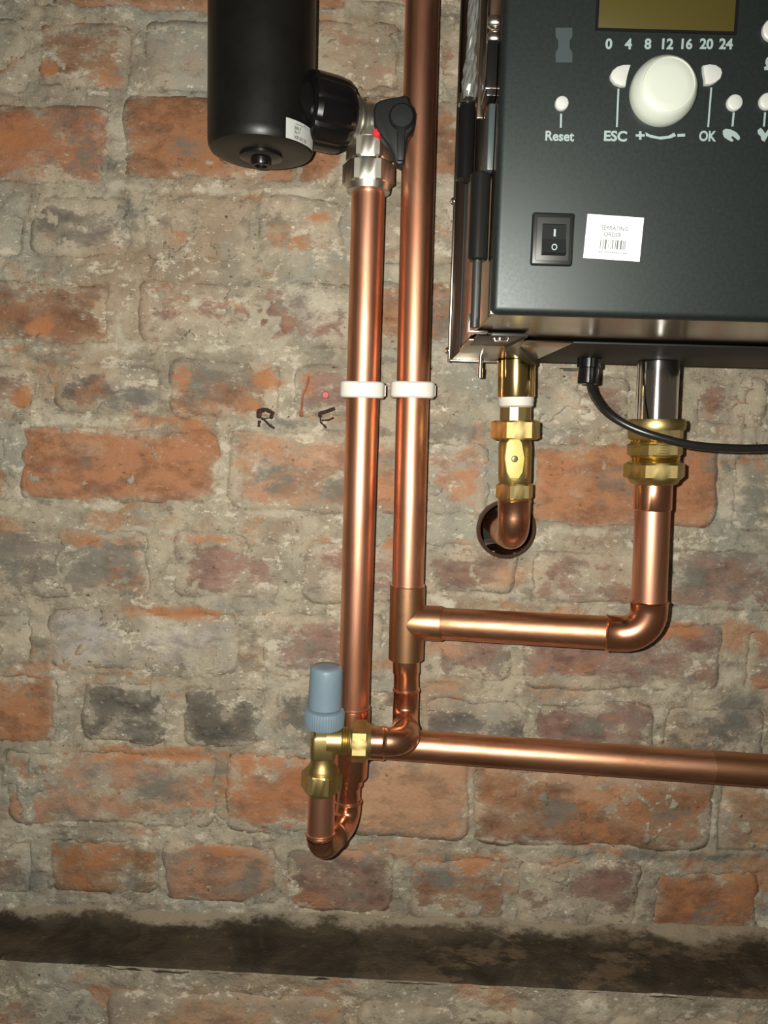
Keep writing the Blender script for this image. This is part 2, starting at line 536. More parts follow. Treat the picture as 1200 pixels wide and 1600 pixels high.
# ------------------------------------------------------------------ the brick courses (photo pixels: x0, x1, y0, y1, colour, smear)
TINT = {'O': (0.37, 0.175, 0.092), 'B': (0.285, 0.155, 0.085), 'G': (0.215, 0.185, 0.15), 'D': (0.135, 0.12, 0.10),
        'P': (0.27, 0.165, 0.125), 'T': (0.44, 0.26, 0.155), 'S': (0.36, 0.30, 0.22), 'L': (0.42, 0.40, 0.36)}
BR = [
    # top rows
    (-320, 35, -255, -132, 'B', .5), (50, 330, -262, -140, 'G', .5), (350, 540, -258, -140, 'B', .5), (560, 830, -255, -135, 'O', .4), (850, 1030, -250, -130, 'B', .5), (1050, 1420, -245, -125, 'G', .5),
    (-180, 20, -122, 5, 'G', .6), (45, 345, -122, 12, 'O', .28), (365, 545, -122, 8, 'O', .35), (560, 730, -125, 5, 'B', .4), (750, 1100, -120, 10, 'B', .5), (1120, 1420, -115, 15, 'B', .5),
    (-330, -130, 30, 138, 'B', .5), (-110, 42, 30, 142, 'S', .62), (58, 205, 32, 138, 'B', .50), (224, 400, 30, 142, 'S', .66), (415, 625, 26, 140, 'S', .70), (645, 735, 25, 140, 'B', .55), (755, 940, 30, 145, 'B', .5), (960, 1330, 35, 150, 'G', .5),
    (-330, -225, 163, 283, 'B', .5), (-205, 168, 160, 283, 'O', .36), (192, 535, 152, 284, 'O', .30), (556, 735, 152, 284, 'B', .45), (755, 1110, 160, 290, 'B', .5), (1130, 1420, 165, 295, 'G', .5),
    (-330, -140, 312, 402, 'B', .5), (-120, 38, 306, 400, 'S', .66), (50, 208, 306, 400, 'G', .62), (228, 390, 308, 408, 'S', .72), (404, 540, 308, 412, 'T', .66), (560, 725, 310, 414, 'S', .60), (745, 910, 312, 418, 'B', .5), (930, 1300, 315, 425, 'B', .5),
    (-330, -205, 438, 538, 'B', .5), (-185, 174, 438, 536, 'B', .42), (216, 560, 440, 540, 'P', .58), (580, 730, 438, 546, 'O', .38), (750, 1100, 445, 550, 'G', .5), (1120, 1400, 450, 555, 'B', .5),
    (-330, -85, 572, 640, 'B', .5), (-65, 52, 574, 640, 'P', .48), (84, 250, 570, 648, 'D', .56), (266, 436, 562, 650, 'B', .42), (458, 600, 570, 652, 'P', .55), (620, 770, 572, 664, 'G', .62), (842, 985, 588, 676, 'P', .54), (1005, 1065, 590, 668, 'P', .5), (1085, 1200, 588, 668, 'P', .52), (1222, 1400, 590, 675, 'G', .5),
    (-330, 12, 676, 782, 'B', .5), (30, 342, 668, 784, 'O', .30), (356, 640, 672, 800, 'T', .44), (660, 762, 690, 806, 'T', .52), (832, 1122, 694, 822, 'O', .26), (1145, 1400, 715, 835, 'G', .58),
    (-330, -130, 825, 932, 'B', .5), (-110, 236, 826, 932, 'G', .46), (268, 442, 834, 936, 'P', .56), (474, 640, 848, 942, 'P', .52), (658, 806, 850, 928, 'P', .44), (828, 1030, 864, 942, 'P', .42), (1044, 1260, 862, 956, 'P', .40), (1280, 1400, 862, 956, 'B', .5),
    (-330, -100, 955, 1046, 'B', .5), (-80, 52, 956, 1042, 'S', .60), (72, 372, 955, 1052, 'L', .52), (408, 600, 958, 1058, 'P', .56), (640, 800, 968, 1066, 'P', .50), (815, 1128, 972, 1078, 'P', .44), (1165, 1400, 988, 1080, 'O', .44),
    (-330, -110, 1060, 1162, 'B', .5), (-90, 88, 1058, 1162, 'O', .36), (128, 255, 1070, 1162, 'D', .40), (284, 412, 1074, 1168, 'D', .36), (432, 640, 1074, 1170, 'D', .50), (660, 820, 1094, 1190, 'D', .44), (836, 1020, 1098, 1205, 'P', .36), (1036, 1195, 1104, 1200, 'D', .46), (1215, 1400, 1110, 1205, 'G', .5),
    (-330, -15, 1190, 1286, 'G', .5), (10, 335, 1176, 1290, 'T', .48), (352, 530, 1180, 1300, 'O', .42), (548, 731, 1186, 1308, 'T', .26), (738, 1112, 1206, 1322, 'B', .34), (1122, 1420, 1226, 1336, 'T', .46),
    (-330, -100, 1310, 1396, 'B', .5), (-80, 52, 1312, 1396, 'B', .44), (78, 246, 1314, 1396, 'B', .36), (254, 428, 1318, 1410, 'T', .36), (446, 612, 1326, 1424, 'P', .34), (636, 790, 1342, 1438, 'B', .46), (808, 1000, 1344, 1450, 'P', .46), (1020, 1184, 1362, 1462, 'O', .30), (1204, 1400, 1365, 1465, 'B', .5),
]
bricks = []
for (x0, x1, y0, y1, t, sm_) in BR:
    ym, xm = (y0 + y1) / 2, (x0 + x1) / 2
    bricks.append((V(x0, ym, 0).x, V(x1, ym, 0).x, V(xm, y1, 0).z, V(xm, y0, 0).z, t, sm_))

# the same courses run on past the frame
rows, prev = [], 1e9
for bk in bricks:
    if bk[0] < prev:
        rows.append([])
    rows[-1].append(bk)
    prev = bk[0]
rx = random.Random(21)
for row in rows:
    zc, zd = row[0][2], row[0][3]
    x = row[0][0] - 0.012
    while x > V(-330, 800, 0).x - 0.26:
        L = rx.choice((0.105, 0.215))
        bricks.append((x - L, x, zc, zd, rx.choice('BGTOP'), .5))
        x -= L + 0.012
    zc, zd = row[-1][2], row[-1][3]
    x = row[-1][1] + 0.012
    while x < V(1400, 800, 0).x + 0.26:
        L = rx.choice((0.105, 0.215))
        bricks.append((x, x + L, zc, zd, rx.choice('BGTOP'), .5))
        x += L + 0.012

ZL = V(600, 1447, 0).z          # ledge top
HOLE = V(790, 826, 0)
HR = 0.0245
XA, XB = V(-330, 800, 0).x - 0.26, V(1400, 800, 0).x + 0.26
ZT = V(600, -262, 0).z


PATCH = {
    'brick_dust': [(255, 655, 75, 16), (310, 672, 35, 12), (335, 841, 70, 8), (165, 846, 62, 13), (215, 856, 16, 10), (110, 957, 50, 6), (270, 957, 110, 8),
                   (230, 1178, 150, 13), (410, 1190, 90, 15), (370, 1235, 60, 45), (950, 1275, 55, 55), (730, 1350, 80, 18), (160, 1345, 55, 30), (130, 1375, 22, 20),
                   (350, 1326, 60, 9), (120, 1424, 130, 4), (225, 1427, 50, 5), (1020, 712, 190, 22), (1060, 986, 48, 16), (1192, 1065, 30, 15), (1185, 992, 28, 12),
                   (20, 225, 50, 45), (36, 620, 16, 20), (85, 605, 12, 8), (285, 610, 14, 38), (350, 632, 90, 12), (416, 600, 22, 26), (300, 662, 28, 12), (470, 690, 28, 8),
                   (278, 370, 18, 8), (470, 378, 13, 14), (492, 342, 22, 12), (76, 366, 7, 15), (32, 470, 20, 12), (62, 510, 22, 12), (395, 476, 38, 12), (176, 118, 28, 20),
                   (75, 46, 15, 14), (76, 108, 16, 14), (480, 610, 10, 22), (1110, 630, 12, 25), (900, 590, 10, 8), (1070, 1385, 45, 50), (1150, 1400, 40, 40), (620, 860, 30, 25)],
    'pink_dust': [(790, 1200, 190, 26), (640, 1255, 95, 55), (1010, 1218, 160, 16), (850, 1345, 65, 12), (690, 1075, 45, 18), (900, 1082, 70, 12), (740, 730, 25, 60), (800, 900, 60, 18),
                  (640, 1320, 40, 25), (560, 1330, 50, 14), (700, 1010, 45, 14), (960, 1240, 60, 14), (130, 700, 60, 14), (520, 30, 60, 10)],
    'lime': [(236, 42, 14, 10), (223, 83, 13, 9), (62, 60, 9, 10), (450, 456, 32, 14), (505, 482, 32, 28), (340, 735, 7, 26), (30, 772, 18, 8), (150, 790, 45, 8), (210, 829, 60, 6),
             (400, 800, 70, 7), (52, 615, 10, 26), (125, 655, 42, 10), (175, 661, 50, 7), (460, 602, 6, 36), (103, 1080, 15, 12), (110, 1112, 20, 4), (65, 1298, 55, 13), (76, 1345, 13, 26),
             (150, 1404, 85, 9), (470, 1415, 60, 10), (590, 1090, 16, 13), (890, 1420, 15, 22), (985, 1452, 32, 9), (1030, 1115, 10, 26), (1115, 1275, 8, 26), (800, 1311, 65, 6),
             (900, 830, 110, 10), (1132, 805, 13, 22), (1065, 1076, 42, 13), (1135, 1060, 20, 26), (760, 930, 60, 6), (690, 935, 25, 6), (185, 505, 12, 34), (200, 435, 30, 8), (300, 545, 60, 7),
             (190, 540, 60, 10), (400, 545, 40, 8), (185, 215, 14, 40), (180, 290, 14, 8), (330, 298, 110, 7), (440, 300, 90, 7), (440, 1070, 40, 20), (330, 1050, 60, 8), (250, 1000, 60, 25),
             (1120, 690, 40, 6), (720, 560, 60, 20), (900, 620, 30, 25), (720, 690, 30, 10), (520, 900, 18, 20), (1170, 570, 40, 8), (640, 430, 30, 14), (700, 330, 18, 60)],
    'soot': [(125, 225, 60, 48), (430, 742, 42, 30), (512, 762, 36, 24), (200, 628, 55, 18), (205, 345, 20, 40), (600, 1300, 110, 9), (1010, 1335, 150, 10), (395, 1368, 20, 36), (215, 1372, 20, 20),
             (700, 1350, 10, 30), (870, 1265, 40, 22), (1060, 1265, 45, 28), (55, 1375, 26, 22), (1150, 1130, 60, 40), (1180, 790, 40, 40), (20, 880, 20, 40), (420, 660, 80, 10), (300, 600, 40, 25),
             (930, 1130, 60, 30), (730, 1130, 60, 22), (690, 1370, 50, 20), (1080, 900, 80, 30), (100, 1290, 20, 40), (250, 1235, 60, 30), (550, 650, 40, 12)],
}
PATCHW = {}
for nm_, lst in PATCH.items():
    PATCHW[nm_] = []
    for (px, py, rx_, ry_) in lst:
        p_ = V(px, py, 0)
        k_ = S(px, py, 0)
        PATCHW[nm_].append((p_.x, p_.z, rx_ * k_, ry_ * k_))


def paint(me, X, Z):
    X, Z = X.ravel(), Z.ravel()
    for nm_, lst in PATCHW.items():
        v = np.zeros(X.shape)
        for (a, c, rx_, rz_) in lst:
            r2 = ((X - a) / rx_) ** 2 + ((Z - c) / rz_) ** 2
            v = np.maximum(v, np.exp(-0.85 * r2) * (r2 < 6))
        me.attributes.new(nm_, 'FLOAT', 'POINT').data.foreach_set('value', v.astype(np.float32))


def warp(X, Z):
    return (X + 0.0065 * fbm(X, Z, 45, 3, 1.0) + 0.008 * fbm(X, Z, 14, 2, 8.0),
            Z + 0.0065 * fbm(X, Z, 45, 3, 2.0) + 0.007 * fbm(X, Z, 14, 2, 9.0))


def brick_face(X, Z, seed):
    return 0.0022 + 0.0042 * fbm(X, Z, 22, 4, 3.0 + seed) + 0.0018 * fbm(X, Z, 110, 3, 4.0)


def mortar_height(X, Z):
    """metres proud of the nominal brick plane"""
    wx, wz = warp(X, Z)
    ins = np.full(X.shape, -1.0)
    smr = np.zeros(X.shape)
    for (a, b_, c, d, t, s_) in bricks:
        di = np.minimum(np.minimum(wx - a, b_ - wx), np.minimum(wz - c, d - wz))
        m = di > ins
        ins = np.where(m, di, ins)
        smr = np.where(m, s_, smr)
    joint = 0.0012 + 0.0058 * fbm(X, Z, 30, 4, 5.0) + 0.0050 * fbm(X, Z, 120, 3, 6.0)
    deep = -0.012
    t = np.clip((ins - 0.0015 - 0.016 * np.maximum(fbm(X, Z, 38, 4, 11.0, 0.65), -0.06)) / 0.006, 0, 1)
    h = joint * (1 - t) + deep * t
    blob = fbm(X, Z, 24, 5, 7.0, 0.62) + (smr - 0.5) * 0.42
    k = np.clip((blob - 0.112) / 0.04, 0, 1)
    k = k * k * (3 - 2 * k)
    sme = 0.0032 + 0.0036 * fbm(X, Z, 60, 3, 3.3)
    h = np.where(ins > 0, np.maximum(h, deep + (sme - deep) * k), h)
    return h


def in_hole(X, Z):
    return (X - HOLE.x) ** 2 + (Z - HOLE.z) ** 2 < (HR + 0.001) ** 2


# the mortar bed is the wall itself
step = 0.0024
nx, nz = int((XB - XA) / step), int((ZT - ZL + 0.004) / step)
gx, gz = np.meshgrid(np.linspace(XA, XB, nx), np.linspace(ZL - 0.004, ZT, nz))
H = mortar_height(gx, gz)
vco = np.stack([gx, -H, gz], -1).reshape(-1, 3)
idx = np.arange(nx * nz).reshape(nz, nx)
quads = np.stack([idx[:-1, :-1], idx[:-1, 1:], idx[1:, 1:], idx[1:, :-1]], -1).reshape(-1, 4)
cx = (gx[:-1, :-1] + step / 2).ravel()
cz = (gz[:-1, :-1] + step / 2).ravel()
quads = quads[~in_hole(cx, cz)]
WALL0 = Vector((0, 0, ZL))


def fast_mesh(name, co, qd, mat, off=Vector((0, 0, 0))):
    me = bpy.data.meshes.new(name)
    co = co - np.array(off)
    me.vertices.add(len(co))
    me.vertices.foreach_set('co', co.ravel())
    me.loops.add(qd.size)
    me.polygons.add(len(qd))
    me.loops.foreach_set('vertex_index', qd.ravel().astype(np.int32))
    me.polygons.foreach_set('loop_start', np.arange(0, qd.size, 4, dtype=np.int32))
    me.update(calc_edges=True)
    me.polygons.foreach_set('use_smooth', [True] * len(qd))
    me.materials.append(mat)
    return me


wall = bpy.data.objects.new('wall_back', fast_mesh('wall_back', vco, quads, m_mortar, WALL0))
wall.location = WALL0
paint(wall.data, gx, gz)
COL.objects.link(wall)
wall['kind'] = 'structure'
wall['label'] = 'old brick wall with smeared lime mortar and a hole for the gas pipe'
wall['category'] = 'wall'


def make_brick(a, b_, c, d, t, s_, seed, base_y=0.0, parent=None):
    nx_ = max(8, int((b_ - a) / 0.0055))
    nz_ = max(6, int((d - c) / 0.0055))
    ux = np.linspace(a, b_, nx_)
    uz = np.linspace(c, d, nz_)
    X, Z = np.meshgrid(ux, uz)
    ed = np.minimum(np.minimum(X - a, b_ - X), np.minimum(Z - c, d - Z))
    wX, wZ = warp(X, Z)
    X2, Z2 = X - (wX - X), Z - (wZ - Z)
    # knock the corners round
    mx, mz = (a + b_) / 2, (c + d) / 2
    rx, rz = (X - mx) / ((b_ - a) / 2), (Z - mz) / ((d - c) / 2)
    hw, hh, rc_ = (b_ - a) / 2, (d - c) / 2, 0.013
    ox, oz = np.clip(np.abs(X - mx) - (hw - rc_), 0, rc_), np.clip(np.abs(Z - mz) - (hh - rc_), 0, rc_)
    ln = np.sqrt(ox ** 2 + oz ** 2) + 1e-9
    kk = np.maximum(ox, oz) / ln
    X2 = X2 - np.sign(X - mx) * ox * (1 - kk)
    Z2 = Z2 - np.sign(Z - mz) * oz * (1 - kk)
    Hh = brick_face(X2, Z2, (seed * 0.37) % 5)
    Hh = Hh - 0.0024 * np.clip(1 - ed / 0.007, 0, 1)
    tilt = random.uniform(-1, 1) * 0.0018
    Hh = Hh + tilt * rx
    co = np.stack([X2, base_y - Hh, Z2], -1).reshape(-1, 3)
    id_ = np.arange(nx_ * nz_).reshape(nz_, nx_)
    q = np.stack([id_[:-1, :-1], id_[:-1, 1:], id_[1:, 1:], id_[1:, :-1]], -1).reshape(-1, 4)
    qc = co[q].mean(1)
    keep = ~(((qc[:, 0] - HOLE.x) ** 2 + (qc[:, 2] - HOLE.z) ** 2) < (HR + 0.002) ** 2)
    q = q[keep]
    # skirt into the wall
    ring = np.concatenate([id_[0, :-1], id_[:-1, -1], id_[-1, :0:-1], id_[:0:-1, 0]])
    back = co[ring].copy()
    back[:, 1] = base_y + 0.03
    n0 = len(co)
    co = np.concatenate([co, back])
    m = len(ring)
    sk = np.array([(ring[i], n0 + i, n0 + (i + 1) % m, ring[(i + 1) % m]) for i in range(m)])
    q = np.concatenate([q, sk])
    me = fast_mesh('brick', co, q, m_brick, WALL0)
    es = np.concatenate([np.clip(1 - ed.ravel() / 0.016, 0, 1), np.ones(m)]).astype(np.float32)
    me.attributes.new('joint_smear', 'FLOAT', 'POINT').data.foreach_set('value', es)
    if base_y == 0.0:
        paint(me, co[:, 0], co[:, 2])
    o = bpy.data.objects.new('brick', me)
    COL.objects.link(o)
    o.parent = parent
    j = random.uniform(0.9, 1.1)
    c0 = TINT[t]
    o.color = (c0[0] * j, c0[1] * j * random.uniform(.95, 1.05), c0[2] * j, s_)
    return o


for i, bk in enumerate(bricks):
    make_brick(*bk, i, 0.0, wall)

# plinth step below
LD = 0.068
nlx, nly = 450, 24
LW = lambda x: np.clip(1.10 + 0.48 * x, 0.85, 1.32)
lx, ly = np.meshgrid(np.linspace(XA, XB, nlx), np.linspace(0.006, -LD, nly))
lz = ZL + 0.0045 * fbm(lx, ly, 26, 4, 2.5) + 0.003 * fbm(lx, ly, 90, 3, 4.5)
edge = np.clip((-ly - (LD - 0.006)) / 0.006, 0, 1)
lz = lz - edge ** 2 * 0.003
back = np.clip((ly + 0.010) / 0.012, 0, 1)
cw = 0.016 + 0.030 * np.clip(fbm(lx, lx * 0, 9, 3, 3.7) + 0.10 + 0.35 * lx, 0, 0.6)
cove = np.clip((ly + cw) / cw, 0, 1)
lz = lz + back * 0.004 + cove ** 2 * 0.010
co = np.stack([lx, ly * LW(lx) + edge * 0.006 * fbm(lx, lx * 0, 40, 3, 1.5), lz], -1).reshape(-1, 3)
id_ = np.arange(nlx * nly).reshape(nly, nlx)
q = np.stack([id_[:-1, :-1], id_[1:, :-1], id_[1:, 1:], id_[:-1, 1:]], -1).reshape(-1, 4)
ledge = bpy.data.objects.new('ledge', fast_mesh('ledge', co, q, m_ledge, WALL0))
COL.objects.link(ledge)
ledge.data.attributes.new('lime', 'FLOAT', 'POINT').data.foreach_set('value', (0.95 * cove + 0.35 * edge).ravel().astype(np.float32))
ledge.parent = wall
ledge['label'] = 'dark sooty ledge along the wall foot'
nfx, nfz = 630, 80
fx, fz = np.meshgrid(np.linspace(XA, XB, nfx), np.linspace(ZL - 0.0005, ZL - 0.19, nfz))
fh = 0.010 * fbm(fx, fz, 22, 4, 6.5) + 0.006 * fbm(fx, fz, 80, 3, 7.5)
fh = fh * np.clip((ZL - fz) / 0.012, 0.25, 1)
co = np.stack([fx, -LD * LW(fx) - fh, fz], -1).reshape(-1, 3)
id_ = np.arange(nfx * nfz).reshape(nfz, nfx)
q = np.stack([id_[:-1, :-1], id_[1:, :-1], id_[1:, 1:], id_[:-1, 1:]], -1).reshape(-1, 4)
pl = bpy.data.objects.new('plinth_face', fast_mesh('plinth_face', co, q, m_mortar, WALL0))
COL.objects.link(pl)
pl.parent = wall
px_ = XA + 0.01
k = 0
while px_ < XB - 0.05:
    L = random.choice((0.105, 0.215))
    make_brick(px_, min(px_ + L, XB), ZL - 0.098, ZL - 0.024, random.choice('GSBGT'), 0.60, 60 + k, -LD * LW(px_ + L / 2) + 0.0005, wall)
    px_ += L + 0.013
    k += 1

# hole for the gas pipe, lined with a sleeve
mb = MB().lathe((HOLE.x, -0.0065, HOLE.z), (0, 1, 0), [(0.008, HR + 0.004), (0.001, HR + 0.0036), (0, HR + 0.0015), (0.001, HR), (0.078, HR - 0.001)], n=48, cap=False)
obj('pipe_sleeve', mb, plain('brown_sleeve_plastic', (0.06, 0.035, 0.022), 0.25), wall)
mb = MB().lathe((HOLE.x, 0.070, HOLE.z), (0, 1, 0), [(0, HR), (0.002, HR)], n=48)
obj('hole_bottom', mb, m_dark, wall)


# marker letters and the plug: strokes that follow the relief
def surf(x, z):
    A = np.array([[x]]), np.array([[z]])
    h = float(mortar_height(*A)[0, 0])
    for i, (a, b_, c, d, t, s_) in enumerate(bricks):
        if a < x < b_ and c < z < d:
            h = max(h, float(brick_face(*A, (i * 0.37) % 5)[0, 0]) + 0.0008)
    return h


def stroke(mb, pts, wpx):
    P = []
    for (p, q_) in zip(pts[:-1], pts[1:]):
        n = max(2, int(math.hypot(q_[0] - p[0], q_[1] - p[1]) / 3))
        for i in range(n):
            P.append((p[0] + (q_[0] - p[0]) * i / n, p[1] + (q_[1] - p[1]) * i / n))
    P.append(pts[-1])
    W = [V(p[0], p[1], 0) for p in P]
    r = wpx * S(470, 640, 0) / 2
    path = []
    for w_ in W:
        path.append(Vector((w_.x, -surf(w_.x, w_.z) - 0.0003, w_.z)))
    vs, fs = [], []
    for i, p in enumerate(path):
        t = (path[min(i + 1, len(path) - 1)] - path[max(i - 1, 0)])
        t.y = 0
        t = t.normalized() if t.length > 1e-9 else Vector((1, 0, 0))
        nrm = Vector((-t.z, 0, t.x))
        rr = r * (0.8 + 0.35 * random.random())
        vs += [p + nrm * rr + Vector((0, 0.0012, 0)), p + Vector((0, -0.0006, 0)), p - nrm * rr + Vector((0, 0.0012, 0))]
    for i in range(len(path) - 1):
        a = i * 3
        fs += [(a, a + 3, a + 4, a + 1), (a + 1, a + 4, a + 5, a + 2)]
    mb.add(vs, fs)


mb = MB()
stroke(mb, [(404, 667), (405, 655), (406, 641)], 8)
stroke(mb, [(403, 643), (416, 640), (427, 645), (424, 652), (408, 655)], 7)
stroke(mb, [(412, 655), (420, 663), (429, 670)], 6)
o = obj('marker_letter', mb, m_marker, wall)
o['label'] = 'letter R in black marker'
mb = MB()
stroke(mb, [(524, 638), (510, 643), (500, 646), (501, 660), (510, 669)], 6)
stroke(mb, [(503, 657), (514, 656), (522, 653)], 6)
o = obj('marker_letter', mb, m_marker, wall)
o['label'] = 'letter F in black marker'
mb = MB()
stroke(mb, [(484, 588), (480, 606), (474, 618), (471, 652)], 7)
obj('marker_line', mb, m_redmark, wall)['label'] = 'faded red marker line'
p = V(508.5, 617, 0.004)
mb = MB().lathe((p.x, 0.004, p.z), (0, -1, 0), [(0, .0034), (.0078, .0034), (.0085, .0028)], n=20)
obj('wall_plug', mb, m_plug, wall)['label'] = 'red plastic wall plug'

# ------------------------------------------------------------------ pipe helpers
def bend(pA, C, pB, r, n=10):
    pA, C, pB = Vector(pA), Vector(C), Vector(pB)
    a, b_ = (pA - C).normalized(), (pB - C).normalized()
    ang = a.angle(b_)
    t = r / math.tan(ang / 2)
    ctr = C + (a + b_).normalized() * (r / math.sin(ang / 2))
    s, e = C + a * t - ctr, C + b_ * t - ctr
    tot = s.angle(e)
    out = [pA]
    for i in range(n + 1):
        f = i / n
        out.append(ctr + (s * math.sin((1 - f) * tot) + e * math.sin(f * tot)) / math.sin(tot))
    out.append(pB)
    return out


def elbow(pA, C, pB, r_t, br, lip=0.0008, n=12):
    """soldered elbow: sockets a touch fatter, rolled lips at the ends"""
    path = bend(pA, C, pB, br, n)
    a, e = path[0], path[-1]
    ta, te = (path[1] - a).normalized(), (path[-2] - e).normalized()
    P = [a, a + ta * 0.0012, a + ta * 0.0022] + path[1:-1] + [e + te * 0.0022, e + te * 0.0012, e]
    Rr = [r_t - lip * 0.3, r_t + lip, r_t] + [r_t - lip * 0.2] * (len(path) - 2) + [r_t, r_t + lip, r_t - lip * 0.3]
    return MB().tube(P, Rr, 36)


def ring(p, ax, r, w=0.0009):
    return MB().lathe(Vector(p) - Vector(ax).normalized() * w, ax, [(0, r), (w * .5, r + .0006), (w * 1.5, r + .0006), (w * 2, r)], 40)


PD = 0.045
R28 = 0.0142
# ---------- return riser with tee, low horizontal pipe and the loop to the bypass valve
p_top, p_bot = V(575.5, 300, PD), V(552.5, 1110, PD)
ret = thing('copper_pipe', 'bright copper pipe under the chrome valve, with a tee to the low horizontal run', 'pipe', Vector((p_bot.x, p_bot.y, p_bot.z)))
obj('pipe', MB().tube([p_top, p_bot], R28, 48), m_copper, ret)
tcen = V(550, 1158, 0.036)
t_bot = V(547, 1214, PD)
h_end = V(1330, 1214, 0.082)
h_end = h_end + (h_end - tcen).normalized() * 0.20
h_dir = (h_end - tcen).normalized()
mb = MB().tube([V(552.4, 1105, PD), V(552.2, 1108, PD), t_bot + Vector((0, 0, .0015)), t_bot], [0.0152, 0.0157, 0.0157, 0.0150], 40)
mb.tube([tcen, tcen + h_dir * 0.030, tcen + h_dir * 0.0315], [0.0155, 0.0155, 0.0148], 40)
obj('tee', mb, m_copper_f, ret)
obj('solder_joint', ring(V(552.4, 1105, PD), (0, 0, 1), 0.0148), m_solder, ret)
t_split = (V(1113, 1196, 0.070) - tcen).dot(h_dir)
obj('pipe', MB().tube([tcen + h_dir * 0.02, tcen + h_dir * t_split], R28, 48), m_copper_h, ret)
o = obj('pipe', MB().tube([tcen + h_dir * (t_split - .0005), h_end], R28 + .0001, 48),
        metal('copper_tube_browned', (0.55, 0.29, 0.16), (0.30, 0.13, 0.06), 0.38, stretch=(0.25, 1, 1)), ret)
o['label'] = 'browner end length of the low pipe'
# loop: down, forward, up into the valve
VX = 0.095
Bc = V(500.5, 1328, VX)
Ac = Vector((V(543.5, 1281, PD).x, -PD, Bc.z))
up = Vector((V(503, 1245, VX).x, -VX, V(503, 1238, VX).z))
rs = 0.0113
r_top = Vector((V(545.5, 1212, PD).x, -PD, V(545.5, 1212, PD).z))
r_mid = Vector((Ac.x, -PD, V(543.5, 1250, PD).z))
obj('reducer', MB().tube([r_top, r_top.lerp(r_mid, .35), r_top.lerp(r_mid, .45), r_mid], [0.0126, 0.0126, 0.0108, 0.0108], 36), m_copper_f, ret)
midp = Ac.lerp(Bc, 0.5)
obj('elbow', elbow(r_mid, Ac, midp, 0.0118, 0.0145), m_copper_f, ret)
f_up = Vector((V(501, 1300, VX).x, -VX, V(501, 1300, VX).z))
obj('elbow', elbow(midp, Bc, f_up, 0.0124, 0.0145), m_copper_d, ret)
obj('pipe', MB().tube([f_up - Vector((0, 0, .004)), up], 0.0117, 36), m_copper, ret)
obj('solder_joint', ring(f_up, (0, 0, 1), 0.0120, .0006), m_solder, ret)
obj('solder_joint', ring(r_mid, (0, 0, 1), 0.0112, .0006), m_solder, ret)

# ---------- flow riser with tee, branch to the boiler and the drop to the valve
q_top = V(660, 0, PD)
q_bot = V(637, 925, PD)
dq = (q_top - q_bot).normalized()
flow = thing('copper_pipe', 'tall copper pipe rising past the black valve lever, its tee feeding the chrome tube', 'pipe', q_bot.copy())
obj('pipe', MB().tube([q_bot, q_top + dq * 0.16], R28, 48), m_copper, flow)
te_t, te_b = V(637, 914, PD), V(634.2, 1030, PD)
bc0 = V(637.5, 971.5, PD)
RD = 0.096
bc1 = V(1012, 992, RD)
bd = (bc1 - bc0).normalized()
mb = MB().tube([te_t, te_t.lerp(te_b, .01), te_t.lerp(te_b, .99), te_b], [0.0152, 0.0158, 0.0158, 0.0150], 44)
mb.tube([bc0, bc0 + bd * 0.0305, bc0 + bd * 0.0325], [0.0158, 0.0156, 0.0148], 44)
obj('tee', mb, m_copper_tee, flow)
obj('solder_joint', ring(te_t, dq, 0.0148, .0006), m_solder, flow)
c_top = V(1019.5, 800, RD)
obj('pipe', MB().tube([bc0 + bd * 0.028, bc1 - bd * 0.03], R28, 48), m_copper_h, flow)
soc_b = V(946, 989.5, RD - .0085)
soc_v = V(1014.5, 938, RD)
soc_b = bc0 + bd * ((soc_b - bc0).dot(bd))
obj('elbow', elbow(soc_b, bc1, soc_v, 0.0153, 0.021), m_copper_f, flow)
obj('pipe', MB().tube([soc_v - Vector((0, 0, .004)), V(1021, 752, RD)], R28, 48), m_copper, flow)
obj('coupling', MB().tube([V(1019.6, 797, RD), V(1019.7, 795, RD), V(1021, 755, RD), V(1021.2, 752, RD)], [0.0143, 0.0151, 0.0151, 0.0145], 44), m_copper_f, flow)
# lower drop
vz = V(600, 1159, VX).z
vcen = Vector((V(504, 1159, VX).x, -VX, vz))
vdir = Vector((1, 0, 0))
cx2 = V(634.5, 1150, VX).x
cx1 = V(633.5, 1110, PD).x
corner1 = Vector((cx1, -PD, vz))
corner2 = Vector((cx2, -VX, vz))
e_top = Vector((cx1, -PD, V(633.5, 1076, PD).z))
rr_t = V(634.5, 1028, PD)
mb = MB().tube([rr_t, rr_t.lerp(e_top, .45), rr_t.lerp(e_top, .52), rr_t.lerp(e_top, .92), e_top], [0.0122, 0.0122, 0.0113, 0.0113, 0.0113], 40)
obj('reducer', mb, m_copper_f, flow)
em = corner1.lerp(corner2, .5)
obj('elbow', elbow(e_top, corner1, em, 0.0118, 0.0150), m_copper_f, flow)
obj('elbow', elbow(em, corner2, corner2 - vdir * 0.020, 0.0122, 0.0160), m_copper_d, flow)
obj('pipe', MB().tube([corner2 - vdir * 0.019, vcen + vdir * 0.034], 0.0115, 36), m_copper_d, flow)
obj('solder_joint', ring(e_top, (0, 0, 1), 0.0117, .0006), m_solder, flow)

# ---------- bypass valve with the blue-grey cap
byp = thing('bypass_valve', 'brass bypass valve with a blue-grey plastic cap, low between the copper pipes', 'valve', Vector((vcen.x, vcen.y, up.z)))
sc = S(505, 1180, VX)


def zz(y):
    return V(505, y, VX).z


ax_t = V(510.5, 1040, VX) - Vector((0, 0, 0))
axd = (Vector((ax_t.x, -VX, ax_t.z)) - Vector((V(502, 1230, VX).x, -VX, zz(1230)))).normalized()
base0 = Vector((V(502, 1232, VX).x, -VX, zz(1232)))


def sv(y):
    return (zz(y) - base0.z) / axd.z


